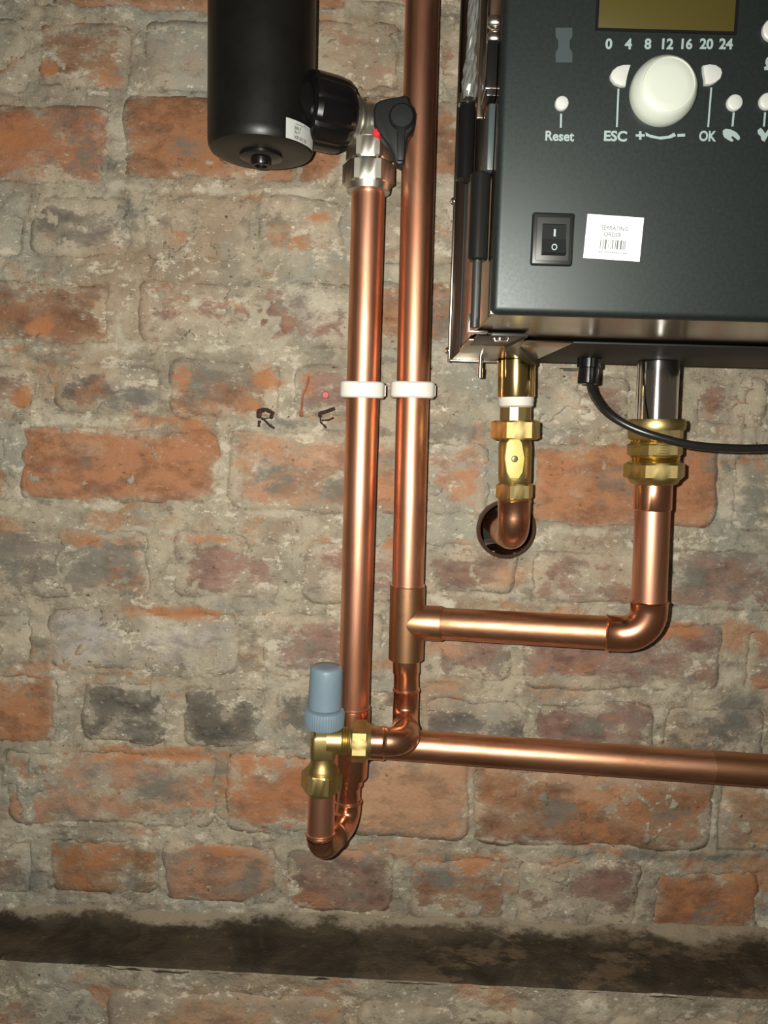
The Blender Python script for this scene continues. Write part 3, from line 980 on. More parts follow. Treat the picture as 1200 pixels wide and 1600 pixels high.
k_ = sc
mb = MB().lathe(base0, axd, [(sv(1207), .0125), (sv(1198), .0125), (sv(1193), .0104), (sv(1180), .0104)], 40)
mb.lathe(base0, axd, [(sv(1184), .0100), (sv(1181), .0128), (sv(1178), .0136), (sv(1149), .0136), (sv(1146), .0128), (sv(1144), .0115), (sv(1128), .0115)], 48,
         rfun=lambda a: min(1.0, 0.80 / max(abs(math.cos(a - .12)), abs(math.sin(a - .12)))))
obj('body', mb, m_brass, byp)
mb = MB().hexnut(base0, axd, sv(1233), sv(1204), 32.5 * k_, flat=math.radians(24))
mb.lathe(base0, axd, [(sv(1238), .0126), (sv(1232), .0146)], 40)
obj('inlet_nut', mb, m_brass, byp)
# outlet stub, thread and nut towards the flow pipe
mb = MB().lathe(vcen, vdir, [(0.004, .0118), (0.0165, .0116), (0.0168, .0108), (.0175, .0119), (.0185, .0110), (.0195, .0119), (.0205, .0110), (.0215, .0119), (.0225, .0110), (.0240, .0119), (.026, .0115)], 40)
obj('outlet_stub', mb, m_brass, byp)
mb = MB().hexnut(vcen, vdir, 0.0245, 0.0385, 0.0180, flat=math.radians(18))
mb.lathe(vcen, vdir, [(0.038, .0154), (.0415, .0142), (.0415, .0120)], 40)
obj('outlet_nut', mb, m_brass, byp)
rc = 26 * k_ / 1.0
mb = MB().lathe(base0, axd, [(sv(1104), rc * 1.02), (sv(1060), rc * .99), (sv(1047), rc * .97), (sv(1043), rc * .93), (sv(1041), rc * .84), (sv(1040.5), rc * .5), (sv(1040.2), .0005)], 44)
cap = obj('cap', mb, m_greycap, byp)
cap['label'] = 'blue-grey plastic cap with ribbed skirt'
mb = MB().lathe(base0, axd, [(sv(1134), rc * 1.13), (sv(1130), rc * 1.18), (sv(1113), rc * 1.20), (sv(1109), rc * 1.16), (sv(1107), rc * 1.04)], 144,
                rfun=lambda a: 1.0 + 0.012 * math.cos(48 * a))
obj('cap_skirt', mb, m_greycap, cap)

# ---------- pipe clips
def clip(px, label):
    c0 = V(px, 610, PD)
    t = thing('pipe_clip', label, 'pipe clip', Vector((c0.x, 0, c0.z)), 'white clips on the two vertical pipes')
    hz = 12.6 * S(px, 610, PD + .02)
    n = 64
    W, Dp = 0.0192, 0.0190
    vs, fs = [], []
    for z_ in (-hz, -hz + .0012, hz - .0012, hz):
        ins_ = .0010 if abs(z_) == hz else 0.0
        for k in range(n):
            a = 2 * math.pi * k / n
            ca, sa = math.cos(a), math.sin(a)
            e = 5.0 if sa < 0 else 3.2
            r = (abs(ca / (W - ins_)) ** e + abs(sa / (Dp - ins_)) ** e) ** (-1 / e)
            vs.append((c0.x + r * ca, -PD + r * sa, c0.z + z_))
    for z_ in (-hz, hz):
        for k in range(n):
            a = 2 * math.pi * k / n
            vs.append((c0.x + .0144 * math.cos(a), -PD + .0144 * math.sin(a), c0.z + z_))
    for i in range(3):
        for k in range(n):
            k2 = (k + 1) % n
            fs.append((i * n + k, i * n + k2, (i + 1) * n + k2, (i + 1) * n + k))
    for k in range(n):
        k2 = (k + 1) % n
        fs.append((k2, k, 4 * n + k, 4 * n + k2))
        fs.append((3 * n + k, 3 * n + k2, 5 * n + k2, 5 * n + k))
        fs.append((4 * n + k2, 4 * n + k, 5 * n + k, 5 * n + k2))
    obj('clip_ring', MB().add(vs, fs), m_clip, t)
    mb = MB().box((c0.x - .0125, -PD + .0185, c0.z - hz * .9), (c0.x + .0125, -.001, c0.z + hz * .9), .0012)
    obj('clip_base', mb, m_clip, t)
    mb = MB().box((c0.x + W - .0005, -PD - .004, c0.z - hz * .7), (c0.x + W + .0012, -PD + .010, c0.z + hz * .7), .0005)
    obj('latch', mb, m_clip, t)


clip(566.5, 'white plastic clip on the pipe below the chrome valve, nearer the marker letters')
clip(644.0, 'white plastic clip on the tall pipe, the one nearer the boiler')

# ---------- black air separator tank
TD = 0.075
tk = V(408, 243, TD)
tr = 83.5 * S(408, 180, TD) / 1.012
tank = thing('air_separator', 'black cylindrical steel tank hanging at the top of the wall, sticker near its foot', 'tank', tk.copy())
prof = [(0, 0.0005), (0, tr * .62), (0.0006, tr * .86), (.0022, tr * .95), (.0055, tr * .99), (.010, tr), (0.36, tr), (.372, tr * .9), (.378, .0005)]
obj('body', MB().lathe(tk, (0, 0, 1), prof, 72, cap=False), m_tank, tank)
mb = MB().lathe(tk, (0, 0, -1), [(-.002, .0175), (.002, .0170), (.003, .0150)], 40)
obj('drain_ring', mb, m_black, tank)
mb = MB().lathe(tk, (0, 0, -1), [(0, .0086), (.007, .0084), (.0085, .0076), (.0085, .0050), (.006, .0048)], 32)
obj('drain_plug', mb, m_black, tank)
# curved sticker on the tank wall
mb = MB()
n = 12
a0, a1 = None, None
angs = []
for px in (450, 491):
    x = V(px, 205, TD + tr * .5).x
    angs.append(math.asin(max(-1, min(0.985, (x - tk.x) / tr))))
z1, z0 = V(452, 184, TD + tr * .8).z, V(452, 216, TD + tr * .8).z
vs, fs = [], []
for i in range(n + 1):
    a = angs[0] + (angs[1] - angs[0]) * i / n
    for z_ in (z0, z1):
        vs.append((tk.x + (tr + .0004) * math.sin(a), -TD - (tr + .0004) * math.cos(a), z_))
for i in range(n):
    fs.append((2 * i, 2 * i + 2, 2 * i + 3, 2 * i + 1))
st = obj('sticker', mb.add(vs, fs), m_paper_g, tank)
st['label'] = 'small white printed sticker'


def text_mesh(s, size, bold=0.0):
    cu = bpy.data.curves.new('t', 'FONT')
    cu.body = s
    cu.size = size
    cu.align_x = 'CENTER'
    cu.align_y = 'CENTER'
    cu.offset = bold
    cu.resolution_u = 4
    o = bpy.data.objects.new('t', cu)
    COL.objects.link(o)
    bpy.context.view_layer.update()
    dg = bpy.context.evaluated_depsgraph_get()
    me = bpy.data.meshes.new_from_object(o.evaluated_get(dg))
    vs = [v.co.copy() for v in me.vertices]
    fs = [tuple(p.vertices) for p in me.polygons]
    bpy.data.objects.remove(o, do_unlink=True)
    bpy.data.curves.remove(cu)
    bpy.data.meshes.remove(me)
    return vs, fs


def on_tank(s, af, zf, size):
    vs, fs = text_mesh(s, size, 0.0001)
    ac = angs[0] + (angs[1] - angs[0]) * af
    zc = z0 + (z1 - z0) * zf
    out = []
    for v in vs:
        a = ac + v.x / tr
        out.append((tk.x + (tr + .0006) * math.sin(a), -TD - (tr + .0006) * math.cos(a), zc + v.y))
    return MB().add(out, fs)


hgt = z1 - z0
obj('print', on_tank('XP-0110', .42, .16, hgt * .26), m_darkink, st, smooth=False)
obj('print', on_tank('2x 7', .30, .42, hgt * .20), m_greyink, st, smooth=False)
obj('print', on_tank('200 7', .32, .62, hgt * .20), m_greyink, st, smooth=False)
obj('print', on_tank('--------- 7 --', .46, .84, hgt * .20), m_darkink, st, smooth=False)

# union from the tank to the valve
VD = 0.046
uc = V(511, 178, 0.066)
vc = V(578, 190, VD)
vc = Vector((vc.x, vc.y, uc.z))
ud = Vector((vc.x - uc.x, vc.y - uc.y, 0)).normalized()
ru = 57 * S(521, 178, .064) / 1.02
mb = MB().lathe(uc, ud, [(-.022, ru * .80), (-.020, ru * .95), (-.016, ru), (.004, ru), (.010, ru * .97), (.015, ru * .88), (.019, ru * .70), (.020, ru * .5)], 120,
                rfun=lambda a: 1.0 - 0.035 * max(0.0, math.cos(10 * a)) ** 4)
obj('union_nut', mb, m_black, tank)['label'] = 'black ribbed union nut'
mb = MB().lathe(uc, ud, [(-.040, ru * .72), (-.018, ru * .72)], 48)
obj('side_port', mb, m_black, tank)

# ---------- chrome angle valve
iv = thing('isolating_valve', 'nickel-plated angle valve with black lever between tank and pipe', 'valve', Vector((vc.x, vc.y, V(577, 300, VD).z)))
sv_ = S(577, 250, VD)
dn = Vector((0, 0, -1))
dist_u = (vc - uc).length
mb = MB().lathe(uc, ud, [(.017, .0195), (.0225, .0195), (.0230, .0165), (.0250, .0165), (.0254, .0185), (.0275, .0185), (.0280, .0160), (dist_u - .004, .0172), (dist_u + .006, .0165), (dist_u + .013, .0110), (dist_u + .016, .0004)], 44)
obj('body', mb, m_nickel, iv)


def zi(y):
    return vc.z - V(577, y, VD).z


mb = MB().hexnut(vc, dn, zi(219), zi(254), 36 * sv_, flat=math.radians(32), ch=.1)
mb.lathe(vc, dn, [(zi(200), .0165), (zi(222), .0175)], 40)
obj('outlet_body', mb, m_nickel, iv)
mb = MB().hexnut(vc, dn, zi(256), zi(292), 41 * sv_, flat=math.radians(31))
mb.lathe(vc, dn, [(zi(290), 36 * sv_), (zi(301), 34 * sv_), (zi(303), 27 * sv_)], 40)
obj('nut', mb, m_nickel, iv)
# lever: outline in its own plane, 11 mm thick
LDp = 0.088
out = [(690, 400), (692, 330), (715, 268), (760, 238), (850, 216), (950, 202), (1015, 182), (1055, 205), (1070, 265), (1112, 310), (1132, 375), (1122, 470), (1100, 560), (1055, 605), (1035, 700), (1018, 880), (1000, 912), (950, 918), (912, 895), (890, 820), (850, 715), (790, 640), (730, 560), (692, 470)]
pts = [V(480 + x / 6.667, 120 + y / 6.667, LDp) for (x, y) in out]
mb = MB().prism(pts, (0, 0.011, 0), bev=.0022, seg=3)
lev = obj('lever', mb, m_black_s, iv)
lev['label'] = 'black plastic lever handle'
hub = V(480 + 985 / 6.667, 120 + 420 / 6.667, LDp)
obj('lever_hub', MB().lathe(hub + Vector((0, .002, 0)), (0, -1, 0), [(0, .0105), (.004, .0100), (.0058, .0085), (.0062, .0005)], 32), m_black_s, lev)
gr = [V(480 + x / 6.667, 120 + y / 6.667, LDp) for (x, y) in ((930, 470), (1030, 470), (1005, 880), (940, 880))]
obj('lever_rib', MB().prism([p + Vector((0, -.0030, 0)) for p in gr], (0, .005, 0), bev=.0012), m_black_s, lev)
stem0 = hub + Vector((0, .009, 0))
mb = MB().lathe(vc, (hub + Vector((0, .011, 0)) - vc), [(0.004, .010), ((hub + Vector((0, .011, 0)) - vc).length, .0085)], 32)
obj('stem', mb, m_nickel, iv)
rcp = V(592.5, 207, LDp - .004)
obj('red_cap', MB().lathe(rcp + Vector((0, .006, 0)), (-.25, -1, -.1), [(0, .0034), (.0080, .0034), (.0088, .0028), (.0089, .0003)], 24), m_redcap, iv)['label'] = 'small red cap'

# ------------------------------------------------------------------ boiler
FD = 0.310                    # front panel, metres off the wall
BD = 0.060                    # back of the casing
cF = V(769, 491, FD)
X0 = cF.x
ZB = V(985, 494, FD).z
XR = V(1290, 560, BD).x
ZTOP = ZB + 0.30
boil = thing('boiler', 'wall-hung boiler with black control panel, white dial and rocker switch', 'boiler', Vector((X0, -BD, ZB)))
Zs = ZB - 0.0030              # bottom sheet
XM = V(846, 562, 0.10).x
# side wall and back lip
obj('side_sheet', MB().box((X0, -FD + .008, ZB), (X0 + .0014, -BD, ZTOP), .0004), m_sheet, boil)
obj('side_trim', MB().box((X0 - .0012, -.135, Zs), (X0 + .0002, -BD, ZTOP), .0004), m_black_gloss, boil)
obj('back_lip', MB().box((X0 - .0034, -BD - .0016, Zs - .0020), (X0 - .0010, -BD + .006, ZTOP), .0006), m_sheet, boil)
obj('back_plate', MB().box((X0, -BD - .002, Zs), (XR, -BD + .004, ZTOP), .0004), m_black_gloss, boil)
obj('bottom_sheet', MB().box((X0 - .0010, -.205, Zs), (XM, -BD, Zs + .0014), .0003), m_sheet, boil)
obj('bottom_edge', MB().box((X0 - .0034, -BD - .0016, Zs - .0016), (XM, -BD + .004, Zs + .0004), .0005), m_sheet, boil)
obj('bottom_cover', MB().box((XM, -.205, Zs), (XR, -BD, Zs + .0014), .0003), m_black_gloss, boil)
# control box: tray with shaped rear edge
lipd = FD - 0.195
tray = []
for (px, dd) in ((768, .195), (838, .195), (870, .178), (1000, .176), (1110, .180), (1150, .196), (1215, .200)):
    tray.append((V(px, 520, dd).x, -dd))
tray[0] = (X0 + .0010, -.195)
tray.append((XR, -.200))
outl = [Vector((X0 + .0010, -FD + .006, ZB + .0002)), Vector((XR, -FD + .006, ZB + .0002))] + [Vector((x, y, ZB + .0002)) for (x, y) in reversed(tray)]
obj('control_box_tray', MB().prism(outl, (0, 0, .0016)), m_sheet, boil)
obj('top_sheet', MB().box((X0, -FD + .006, ZTOP - .002), (XR, -BD, ZTOP)), m_black_gloss, boil)
obj('right_sheet', MB().box((XR - .002, -FD + .006, ZB), (XR, -BD, ZTOP)), m_black_gloss, boil)
fp = obj('front_panel', MB().box((X0 - .0005, -FD, ZB - .0005), (XR, -FD + .010, ZTOP), .0040, 4), m_panel, boil)
fp['label'] = 'satin black control panel'


def PF(px, py, off=0.0):
    p = V(px, py, FD + off)
    return p


sp = S(1000, 200, FD)


def disc(px, py, rpx, h, mat, parent, name='button', dome=.25, base=-.001, n=36):
    c = PF(px, py)
    r = rpx * sp
    mb = MB().lathe((c.x, -FD + .0005, c.z), (0, -1, 0), [(0, r), (h * (1 - dome), r), (h * (1 - dome * .4), r * .93), (h, r * .80), (h * 1.02, .0003)], n)
    return obj(name, mb, mat, parent)


def ptext(s, px, py, hpx, wpx=None, parent=fp, mat=None, name='print', off=.00035, rot=0.0, bold=.0):
    vs, fs = text_mesh(s, 1.0, bold)
    w = max(v.x for v in vs) - min(v.x for v in vs)
    h = max(v.y for v in vs) - min(v.y for v in vs)
    mx = (max(v.x for v in vs) + min(v.x for v in vs)) / 2
    my = (max(v.y for v in vs) + min(v.y for v in vs)) / 2
    sy = hpx * sp / h
    sx = wpx * sp / w if wpx else sy
    c = PF(px, py)
    cr, sr = math.cos(rot), math.sin(rot)
    outv = []
    for v in vs:
        x, y = (v.x - mx) * sx, (v.y - my) * sy
        outv.append((c.x + x * cr - y * sr, -FD - off, c.z + x * sr + y * cr))
    return obj(name, MB().add(outv, fs), mat or m_ink, parent, smooth=False)


def pline(x0, y0, x1, y1, w, parent=fp, mat=None, name='print'):
    a, c = PF(x0, y0), PF(x1, y1)
    t = (c - a).normalized()
    nrm = Vector((-t.z, 0, t.x)) * (w * sp / 2)
    vs = [Vector((p.x, -FD - .00035, p.z)) + s_ * nrm for p, s_ in ((a, 1), (a, -1), (c, -1), (c, 1))]
    return obj(name, MB().add(vs, [(0, 1, 2, 3)]), mat or m_ink, parent, smooth=False)


def pshape(pts, parent=fp, mat=None, name='print', off=.00035):
    vs = []
    for (x, y) in pts:
        p = PF(x, y)
        vs.append((p.x, -FD - off, p.z))
    return obj(name, MB().add(vs, [tuple(range(len(vs)))]), mat or m_ink, parent, smooth=False)


# display window with a recessed frame
a, c = PF(940, -75), PF(1146, 51)
xs, ys = (a.x, c.x), (c.z, a.z)
disp = obj('display', MB().box((a.x, -FD - .0006, c.z), (c.x, -FD + .002, a.z), .0003), m_lcd, boil)
disp['label'] = 'olive display screen'
mb = MB()
fw = .0012
for lo, hi in (((a.x - fw, c.z - fw), (c.x + fw, c.z)), ((a.x - fw, a.z), (c.x + fw, a.z + fw)), ((a.x - fw, c.z), (a.x, a.z)), ((c.x, c.z), (c.x + fw, a.z))):
    mb.box((lo[0], -FD - .0012, lo[1]), (hi[0], -FD + .001, hi[1]))
obj('display_frame', mb, m_black, disp)
for s_, px in (('0', 951), ('4', 981.5), ('8', 1012), ('12', 1043), ('16', 1073), ('20', 1103.5), ('24', 1134)):
    ptext(s_, px, 69, 16, None, bold=.035)
# service slot
slot = pshape([(868, 44), (894, 44), (894, 58), (890, 64), (890, 76), (894, 82), (894, 98), (868, 98), (868, 82), (872, 76), (872, 64), (868, 58)], mat=m_slot, name='slot_cover')
# dial
kc = PF(1033.5, 146)
rk = 50 * sp
knob = obj('dial', MB().lathe((kc.x, -FD + .0005, kc.z), (0, -1, 0), [(0, rk), (.003, rk * 1.02), (.0065, rk * .985), (.0098, rk * .87), (.0108, rk * .82), (.0111, rk * .795), (.0104, rk * .775), (.0108, rk * .74), (.0112, rk * .5), (.0113, .0003)], 96,
           rfun=lambda a: 1.0), m_knob, boil)
knob['label'] = 'white round setting dial'
# buttons
b1 = disc(877, 163, 10.5, .003, m_white, boil)
pline(876.5, 178, 876, 200, 3, b1)
ptext('Reset', 874.5, 213, 15, 45, b1, bold=.026)


def halfmoon(pts):
    vs = [PF(x, y) for (x, y) in pts]
    vs = [Vector((p.x, -FD - .0026, p.z)) for p in vs]
    return obj('button', MB().prism(vs, (0, .003, 0), bev=.0008), m_white, boil)


b2 = halfmoon([(984, 104), (981, 113), (978, 124), (976, 137), (968, 137), (959, 133), (953, 126), (952, 120), (955, 113), (962, 107), (972, 104)])
pline(966, 139, 963.5, 199, 2.8, b2)
ptext('ESC', 961.5, 213, 16, 36, b2, bold=.034)
b3 = halfmoon([(1096, 105), (1106, 103), (1116, 104.5), (1124, 110), (1126, 117), (1123, 126), (1115, 132), (1107, 135), (1099, 135), (1098.5, 126), (1096.5, 116)])
pline(1111, 137, 1106, 199, 2.8, b3)
ptext('OK', 1105.5, 213, 16, 27, b3, bold=.034)
b4 = disc(1146, 162, 12, .003, m_white, boil)
pline(1146, 176, 1144, 198, 3.2, b4)
# pointing hand
pshape([(1129, 204), (1134, 201.5), (1142, 203), (1150, 207), (1155, 213), (1156, 217), (1153, 220), (1148, 216), (1144, 213), (1142, 215), (1146, 220), (1143, 222), (1137, 219), (1131, 215), (1129, 210)], b4)
b5 = disc(1197, 160, 12.5, .003, m_white, boil)
pline(1195, 176, 1193, 198, 3.2, b5)
pshape([(1183, 204), (1188, 200), (1192, 204), (1195, 209), (1200, 202), (1206, 200), (1204, 207), (1199, 213), (1194, 222), (1189, 219), (1188, 213), (1184, 210)], b5)
b6 = disc(1206, 49, 16.5, .003, m_white, boil)
pline(1204, 68, 1202, 88, 3.2, b6)
pshape([(1198, 90), (1204, 90), (1208, 96), (1208, 110), (1194, 110), (1193, 106), (1197, 103), (1195, 99), (1196, 94)], b6)
# plus - arc - minus
pshape([(993, 210), (998, 210), (998, 205.5), (1002, 205.5), (1002, 210), (1007, 210), (1007, 214), (1002, 214), (1002, 218.5), (998, 218.5), (998, 214), (993, 214)])
arc = [(1008, 207), (1016, 211), (1030, 214), (1044, 212.5), (1053, 207.5), (1056, 213), (1047, 216.5), (1032, 218.5), (1018, 216), (1009, 213)]
pshape(arc)
pline(1058, 212, 1070, 211.5, 4.5)
# rocker switch
a, c = PF(831.5, 333), PF(892.5, 417)
sw = obj('rocker_switch', MB().box((a.x, -FD - .0028, c.z), (c.x, -FD + .001, a.z), .0012, 3), m_bezel, boil)
a, c = PF(838, 341), PF(886, 410)
obj('switch_inset', MB().box((a.x, -FD - .0031, c.z), (c.x, -FD, a.z), .0004), m_bezel_i, sw)
a, c = PF(846, 351), PF(880, 402)
zm = (a.z + c.z) / 2
outl = [(-.0042, c.z), (-.0060, c.z + .001), (-.0042, zm), (-.0034, a.z - .0008), (-.0030, a.z), (0, a.z), (0, c.z)]
mb = MB().prism([Vector((a.x, -FD + y, z)) for (y, z) in outl], (c.x - a.x, 0, 0))
rkr = obj('rocker', mb, m_rocker, sw, smooth=False)
ptext('I', 864, 367, 11, 3.2, sw, mat=m_ink, off=.0043, bold=.02)
ptext('O', 862.5, 390, 10, 9, sw, mat=m_ink, off=.0058, bold=.02)
# sticker
qs = [PF(*p) for p in ((918, 334.5), (1006, 340.5), (999, 409), (911, 403))]
vs = [Vector((p.x, -FD - .0003, p.z)) for p in qs]
sk = obj('sticker', MB().prism(vs, (0, .0003, 0)), m_paper, boil, smooth=False)
sk['label'] = 'white barcode sticker'
rt = math.radians(-2.2)
ptext('SERRATING', 960, 357, 7.0, 43, sk, mat=m_greyink, off=.0005, rot=rt, bold=.02)
ptext('ORDER', 957, 367, 7.0, 28, sk, mat=m_greyink, off=.0005, rot=rt, bold=.02)
ptext('-- --------- --', 957, 395, 2.0, 44, sk, mat=m_greyink, off=.0005, rot=rt)
x = 938.0
mb = MB()
rb = random.Random(3)
while x < 979:
    w = rb.choice((1, 1.5, 2, 3))
    vv = []
    for (xx, yy) in ((x, 374 + (x - 938) * .06), (x + w, 374 + (x + w - 938) * .06), (x + w - 1.5, 389 + (x - 938) * .05), (x - 1.5, 389 + (x - 938) * .05)):
        p = PF(xx, yy)
        vv.append((p.x, -FD - .0005, p.z))
    mb.add(vv, [(0, 1, 2, 3)])
    x += w + rb.choice((1, 1.5, 2.5))
obj('barcode', mb, m_greyink, sk, smooth=False)

# fittings on the left flank
SD = 0.285
g0, g1 = V(747, 290, SD), V(744.5, 408, SD)
gx_ = X0 - .0062
mb = MB().lathe((gx_, -SD, g1.z), (0, 0, 1), [(0, .0045), (.001, .0056), (.046, .0056), (.047, .004)], 28)
gs = obj('gas_strut', mb, m_black, boil)
gs['label'] = 'black gas strut on the casing side'
r1 = V(741, 512, SD)
obj('rod', MB().tube([(gx_, -SD, g1.z + .001), (gx_, -SD, r1.z)], .0027, 20), m_black_s, gs)
mb = MB().box((gx_ - .0034, -SD - .004, r1.z - .0030), (gx_ + .0070, -SD + .004, r1.z - .0018), .0004)
mb.box((gx_ - .0040, -SD - .004, r1.z - .0030), (gx_ - .0028, -SD + .004, r1.z + .007), .0004)
obj('hook', mb, m_steel, gs)
# flat grey bracket and latch block higher up
a, c = V(747, 186, .270), V(770, 286, .270)
obj('hinge_plate', MB().box((X0 - .0040, -.292, c.z), (X0 - .0004, -.268, a.z), .0008), m_slot, boil)
a, c = V(752, 92, .27), V(770, 176, .27)
lb = obj('latch_block', MB().box((X0 - .0060, -.292, c.z), (X0 - .0004, -.270, a.z), .0008), m_black, boil)
obj('latch_edge', MB().box((X0 - .0063, -.2925, c.z + .0035), (X0 - .0004, -.2700, c.z + .0046), .0002), m_steel, lb)
for py in (36, 61):
    p = V(757, py, .278)
    obj('bolt', MB().lathe((X0 - .0002, -.279, p.z), (-1, 0, 0), [(0, .0036), (.0030, .0036), (.0048, .0025), (.0052, .0003)], 20), m_steel, boil)
# rear strut and its bracket strips
p0, p1 = V(727, 176, .17), V(724, 292, .17)
mb = MB().lathe((X0 - .0060, -.185, p1.z), (0, 0, 1), [(0, .0058), (p0.z - p1.z - .006, .0058), (p0.z - p1.z, .0050)], 28)
obj('gas_strut', mb, m_black, boil)['label'] = 'shorter black gas strut beside the pipe'
mb = MB().lathe((X0 - .0060, -.185, p0.z - .001), (0, 0, 1), [(0, .0064), (.004, .0064), (.0045, .0055), (.007, .0055)], 28)
obj('strut_collar', mb, m_steel, boil)
s0, s1 = V(741, 186, .23), V(741, -60, .23)
obj('side_strip', MB().box((X0 - .0042, -.2320, s0.z), (X0 - .0004, -.2290, s1.z), .0004), m_sheet, boil)
s0 = V(725, 20, .15)
# crumpled clear foil sleeve around the strut's upper end
z0f, z1f = V(728, 166, .18).z, V(728, 18, .18).z
nn, mm = 20, 18
vs, fs = [], []
rf = random.Random(8)
for i in range(mm + 1):
    t = i / mm
    for k in range(nn):
        a = 2 * math.pi * k / nn
        r = (.0050 + .0010 * math.sin(3.1 * t * 3)) * (1 + rf.uniform(-.16, .16)) * (1 - .45 * t ** 3)
        vs.append((X0 - .0058 + r * math.cos(a) * .8, -.190 - .016 * t + r * math.sin(a) * 1.3, z0f + (z1f - z0f) * t))
for i in range(mm):
    for k in range(nn):
        k2 = (k + 1) % nn
        fs.append((i * nn + k, i * nn + k2, (i + 1) * nn + k2, (i + 1) * nn + k))
obj('foil_sleeve', MB().add(vs, fs), m_foil, boil, smooth=False)['label'] = 'crumpled clear plastic sleeve'
for (px, py) in ((707.5, 315), (702, 548)):
    p = V(px, py, BD)
    obj('screw', MB().lathe((X0 - .0030, -BD - .001, p.z), (-1, 0, 0), [(0, .0032), (.0016, .0030), (.0028, .0018), (.0030, .0003)], 20), m_steel, boil)
# bracket under the tray, with its clip
bz = ZB - .0012
p = [V(752, 519, .215).x, V(818, 519, .215).x]
obj('bracket', MB().box((X0 + .002, -.235, ZB - .0032), (p[1], -.175, ZB - .0010), .0006), m_black_s, boil)
bx = p[1]
xg = V(843, 560, .095).x
outl = [Vector((bx - .002, -.232, ZB - .001)), Vector((bx + .004, -.180, ZB - .001)), Vector((xg + .002, -.075, Zs - .0008)), Vector((xg - .004, -.075, Zs - .0008)), Vector((bx - .006, -.175, ZB - .001))]
obj('gusset', MB().prism(outl, (0, 0, -.0035)), m_black_s, boil, smooth=False)
cp = V(784, 516, .225)
cpz = ZB - .0032
mb = MB().tube([(cp.x - .0045, -.225, cpz - .0002), (cp.x - .004, -.225, cpz - .0020), (cp.x + .004, -.225, cpz - .0020), (cp.x + .0045, -.225, cpz - .0002)], .0009, 12)
obj('spring_clip', mb, m_steel, boil)
obj('screw', MB().lathe((cp.x - .001, -.225, cpz), (0, 0, -1), [(0, .0018), (.0016, .0016), (.0022, .0003)], 16), m_steel, boil)
# hanging pin
h0, h1 = V(752, 535, .085), V(752, 590, .085)
mb = MB().lathe((h0.x, -.085, Zs + .004), (0, 0, -1), [(0, .0016), (Zs + .004 - h1.z - .008, .0016), (Zs + .004 - h1.z - .0075, .0024), (Zs + .004 - h1.z, .0022)], 18)
obj('hanging_pin', mb, m_steel, boil)

# ------------------------------------------------------------------ gas cock under the boiler
GD = 0.070
gz0 = lambda y: V(805, y, GD).z
gx0 = V(803.5, 780, GD).x
gtx = V(806.5, 570, GD).x
sg = S(805, 680, GD) / 1.012
gas = thing('gas_cock', 'brass gas cock with pale yellow lever below the polished brass tube', 'valve', Vector((gx0, -GD, gz0(865))))
gb = Vector((gx0, -GD, gz0(780)))
gd = (Vector((gtx, -GD, gz0(560))) - gb).normalized()


def gs_(y):
    return (gz0(y) - gb.z) / gd.z


mb = MB().lathe(gb, gd, [(gs_(621), 29 * sg), (gs_(619), 29.6 * sg), ((Zs - gb.z) / gd.z - .0004, 29.6 * sg)], 56)
obj('brass_tube', mb, m_brass_p, gas)['label'] = 'polished brass tube'
mb = MB().lathe(gb, gd, [(gs_(637), 24 * sg), (gs_(634), 28 * sg), (gs_(630), 27.5 * sg), (gs_(626), 28.6 * sg), (gs_(620), 28 * sg)], 40)
obj('thread_tape', mb, m_tape, gas)
mb = MB().lathe(gb, gd, [(gs_(660), 24.5 * sg), (gs_(636), 24.5 * sg)], 12)
obj('neck', mb, m_brass, gas, angle=20)
mb = MB().hexnut(gb, gd, gs_(687), gs_(657), 39 * sg, flat=math.radians(31))
obj('union_nut', mb, m_brass, gas)
mb = MB().lathe(gb, gd, [(gs_(757), 22 * sg), (gs_(752), 25.5 * sg), (gs_(742), 26 * sg), (gs_(722), 26 * sg), (gs_(700), 26.5 * sg), (gs_(688), 25 * sg), (gs_(685), 22 * sg)], 48)
obj('body', mb, m_brass, gas)
mb = MB().hexnut(gb, gd, gs_(779), gs_(755), 30.5 * sg, flat=math.radians(38))
mb.lathe(gb, gd, [(gs_(783), 24 * sg), (gs_(778), 27 * sg)], 40)
obj('outlet_nut', mb, m_brass, gas)
LV = GD + .021
lp = [(797, 686), (812, 686), (816, 692), (820, 716), (817, 738), (811, 748), (797, 748), (792, 738), (789, 716), (792, 692)]
mb = MB().prism([V(x, y, LV) for (x, y) in lp], (0, .004, 0), bev=.0009)
lev = obj('lever', mb, m_lever, gas)
lev['label'] = 'pale yellow lever plate'
p = V(804, 717, LV)
obj('lever_screw', MB().lathe(p + Vector((0, .001, 0)), (0, -1, 0), [(0, .0028), (.0018, .0027), (.0024, .0018), (.0024, .0003)], 20), m_brass, lev)
mb = MB()
for sx, sz in ((.0016, .0004), (.0004, .0016)):
    mb.box((p.x - sx, p.y - .0018, p.z - sz), (p.x + sx, p.y - .0012, p.z + sz))
obj('screw_cross', mb, m_darkink, lev, smooth=False)
mb = MB().lathe(p + Vector((0, .016, 0)), (0, -1, 0), [(0, .006), (.013, .006)], 24)
obj('spindle', mb, m_brass, gas)
for yy in (697, 739):
    q_ = V(805, yy, LV)
    obj('lever_mark', MB().lathe(q_ + Vector((0, .0005, 0)), (0, -1, 0), [(0, .0012), (.0008, .0010)], 12), m_brass, lev)

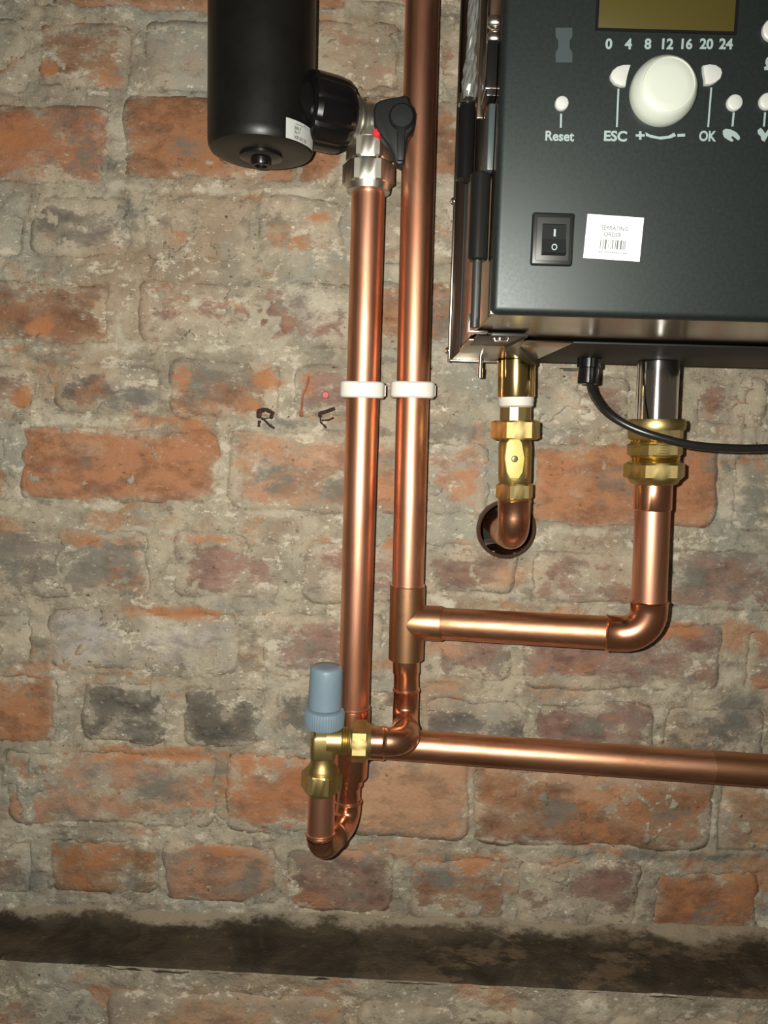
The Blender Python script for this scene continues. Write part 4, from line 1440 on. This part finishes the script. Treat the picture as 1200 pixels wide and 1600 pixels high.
# copper elbow that turns the gas feed into the wall
eg = thing('copper_elbow', 'tarnished copper elbow below the gas cock, turning into the wall hole', 'pipe', Vector((gx0, -GD, gz0(865))))
ec = Vector((V(802.5, 840, GD).x, -GD, V(802.5, 838, GD).z))
e0 = Vector((gb.x, -GD, gz0(781)))
e1 = Vector((HOLE.x + .002, .0, ec.z))
r_e = 26.5 * sg
obj('elbow', elbow(e0, ec, Vector((ec.x - .001, -.032, ec.z)), r_e * .98, .017), m_copper_d, eg)
obj('pipe', MB().tube([Vector((ec.x - .001, -.036, ec.z)), Vector((ec.x - .004, .068, ec.z))], .0112, 36), m_copper_d, eg)

# ------------------------------------------------------------------ chrome tube with brass unions
un = thing('boiler_union', 'stacked brass union nuts joining the chrome tube to the copper riser', 'pipe fitting', V(1021, 756, RD))
ub = V(1021.3, 752, RD)
ut = V(1027.5, 600, RD)
ut = ub + (ut - ub)
udir = (ut - ub).normalized()
su = S(1025, 700, RD) / 1.055


def us(y):
    return (V(1024, y, RD).z - ub.z) / udir.z


mb = MB().lathe(ub, udir, [(us(657), 33 * su), (us(640), 33 * su), ((Zs - ub.z) / udir.z - .0004, 33 * su)], 64)
obj('chrome_tube', mb, m_chrome, un)['label'] = 'chrome-plated tube'
mb = MB().lathe(ub, udir, [(us(672), 45.5 * su), (us(668), 47 * su), (us(660), 47 * su), (us(655), 45 * su), (us(655), 34 * su)], 56)
obj('collar', mb, m_brass, un)
mb = MB().hexnut(ub, udir, us(688), us(668), 46.5 * su, flat=math.radians(32))
obj('nut', mb, m_brass, un)
mb = MB()
pr = []
y = 725.0
while y > 684:
    pr += [(us(y), 38 * su), (us(y - 2), 40.5 * su)]
    y -= 4
mb.lathe(ub, udir, pr, 48)
obj('thread', mb, m_brass_p, un)
mb = MB().hexnut(ub, udir, us(713), us(692), 46 * su, flat=math.radians(29))
obj('nut', mb, m_brass, un)
mb = MB().hexnut(ub, udir, us(748), us(722), 50 * su, flat=math.radians(26))
obj('nut', mb, m_brass, un)
mb = MB().lathe(ub, udir, [(us(757), 33 * su), (us(754), 38 * su), (us(746), 42 * su)], 48)
obj('cone', mb, m_brass, un)

# ------------------------------------------------------------------ power cable and its grommet
CD = 0.136
gc = V(920, 575, .100)
gz1, gz2 = V(920, 553, .100).z, V(920, 600, .100).z
cab = thing('power_cable', 'black power cable curving from the boiler across the brass unions', 'cable', Vector((gc.x, gc.y, gz2)))
ctrl = [V(914, 535, .104), V(917, 556, .100), V(920, 578, .100), V(922, 600, .102), V(930, 622, .110), V(950, 646, .122), V(985, 667, .130), V(1030, 683, .136), V(1080, 695, .138), V(1140, 700, .134), V(1200, 700, .128), V(1290, 696, .122), V(1420, 680, .110), V(1560, 670, .100)]


def catmull(P, n=8):
    out = []
    for i in range(len(P) - 1):
        p0, p1, p2, p3 = P[max(i - 1, 0)], P[i], P[i + 1], P[min(i + 2, len(P) - 1)]
        for k in range(n):
            t = k / n
            out.append(0.5 * ((2 * p1) + (p2 - p0) * t + (2 * p0 - 5 * p1 + 4 * p2 - p3) * t * t + (3 * p1 - p0 - 3 * p2 + p3) * t ** 3))
    out.append(P[-1])
    return out


obj('sheath', MB().tube(catmull(ctrl), 6.3 * S(1000, 670, .13), 20), m_cable, cab)
gr_ = 18 * S(920, 575, .100)
mb = MB().lathe((gc.x, gc.y, gz2), (0, 0, 1), [(0, gr_ * .82), (.001, gr_ * .9), (.0125, gr_ * .86), (.0130, gr_ * 1.02), (gz1 - gz2 - .001, gr_ * 1.02), (gz1 - gz2, gr_ * .9)], 36,
                rfun=lambda a: 1.0 - 0.10 * max(0.0, math.cos(6 * a)) ** 6)
gm = obj('grommet', mb, m_black, cab)
mb = MB().box((gc.x - .021, gc.y + .010, gz2 + .0120), (gc.x + .011, gc.y + .0115, gz2 + .0128))
obj('grommet_wing', mb, m_black, gm)
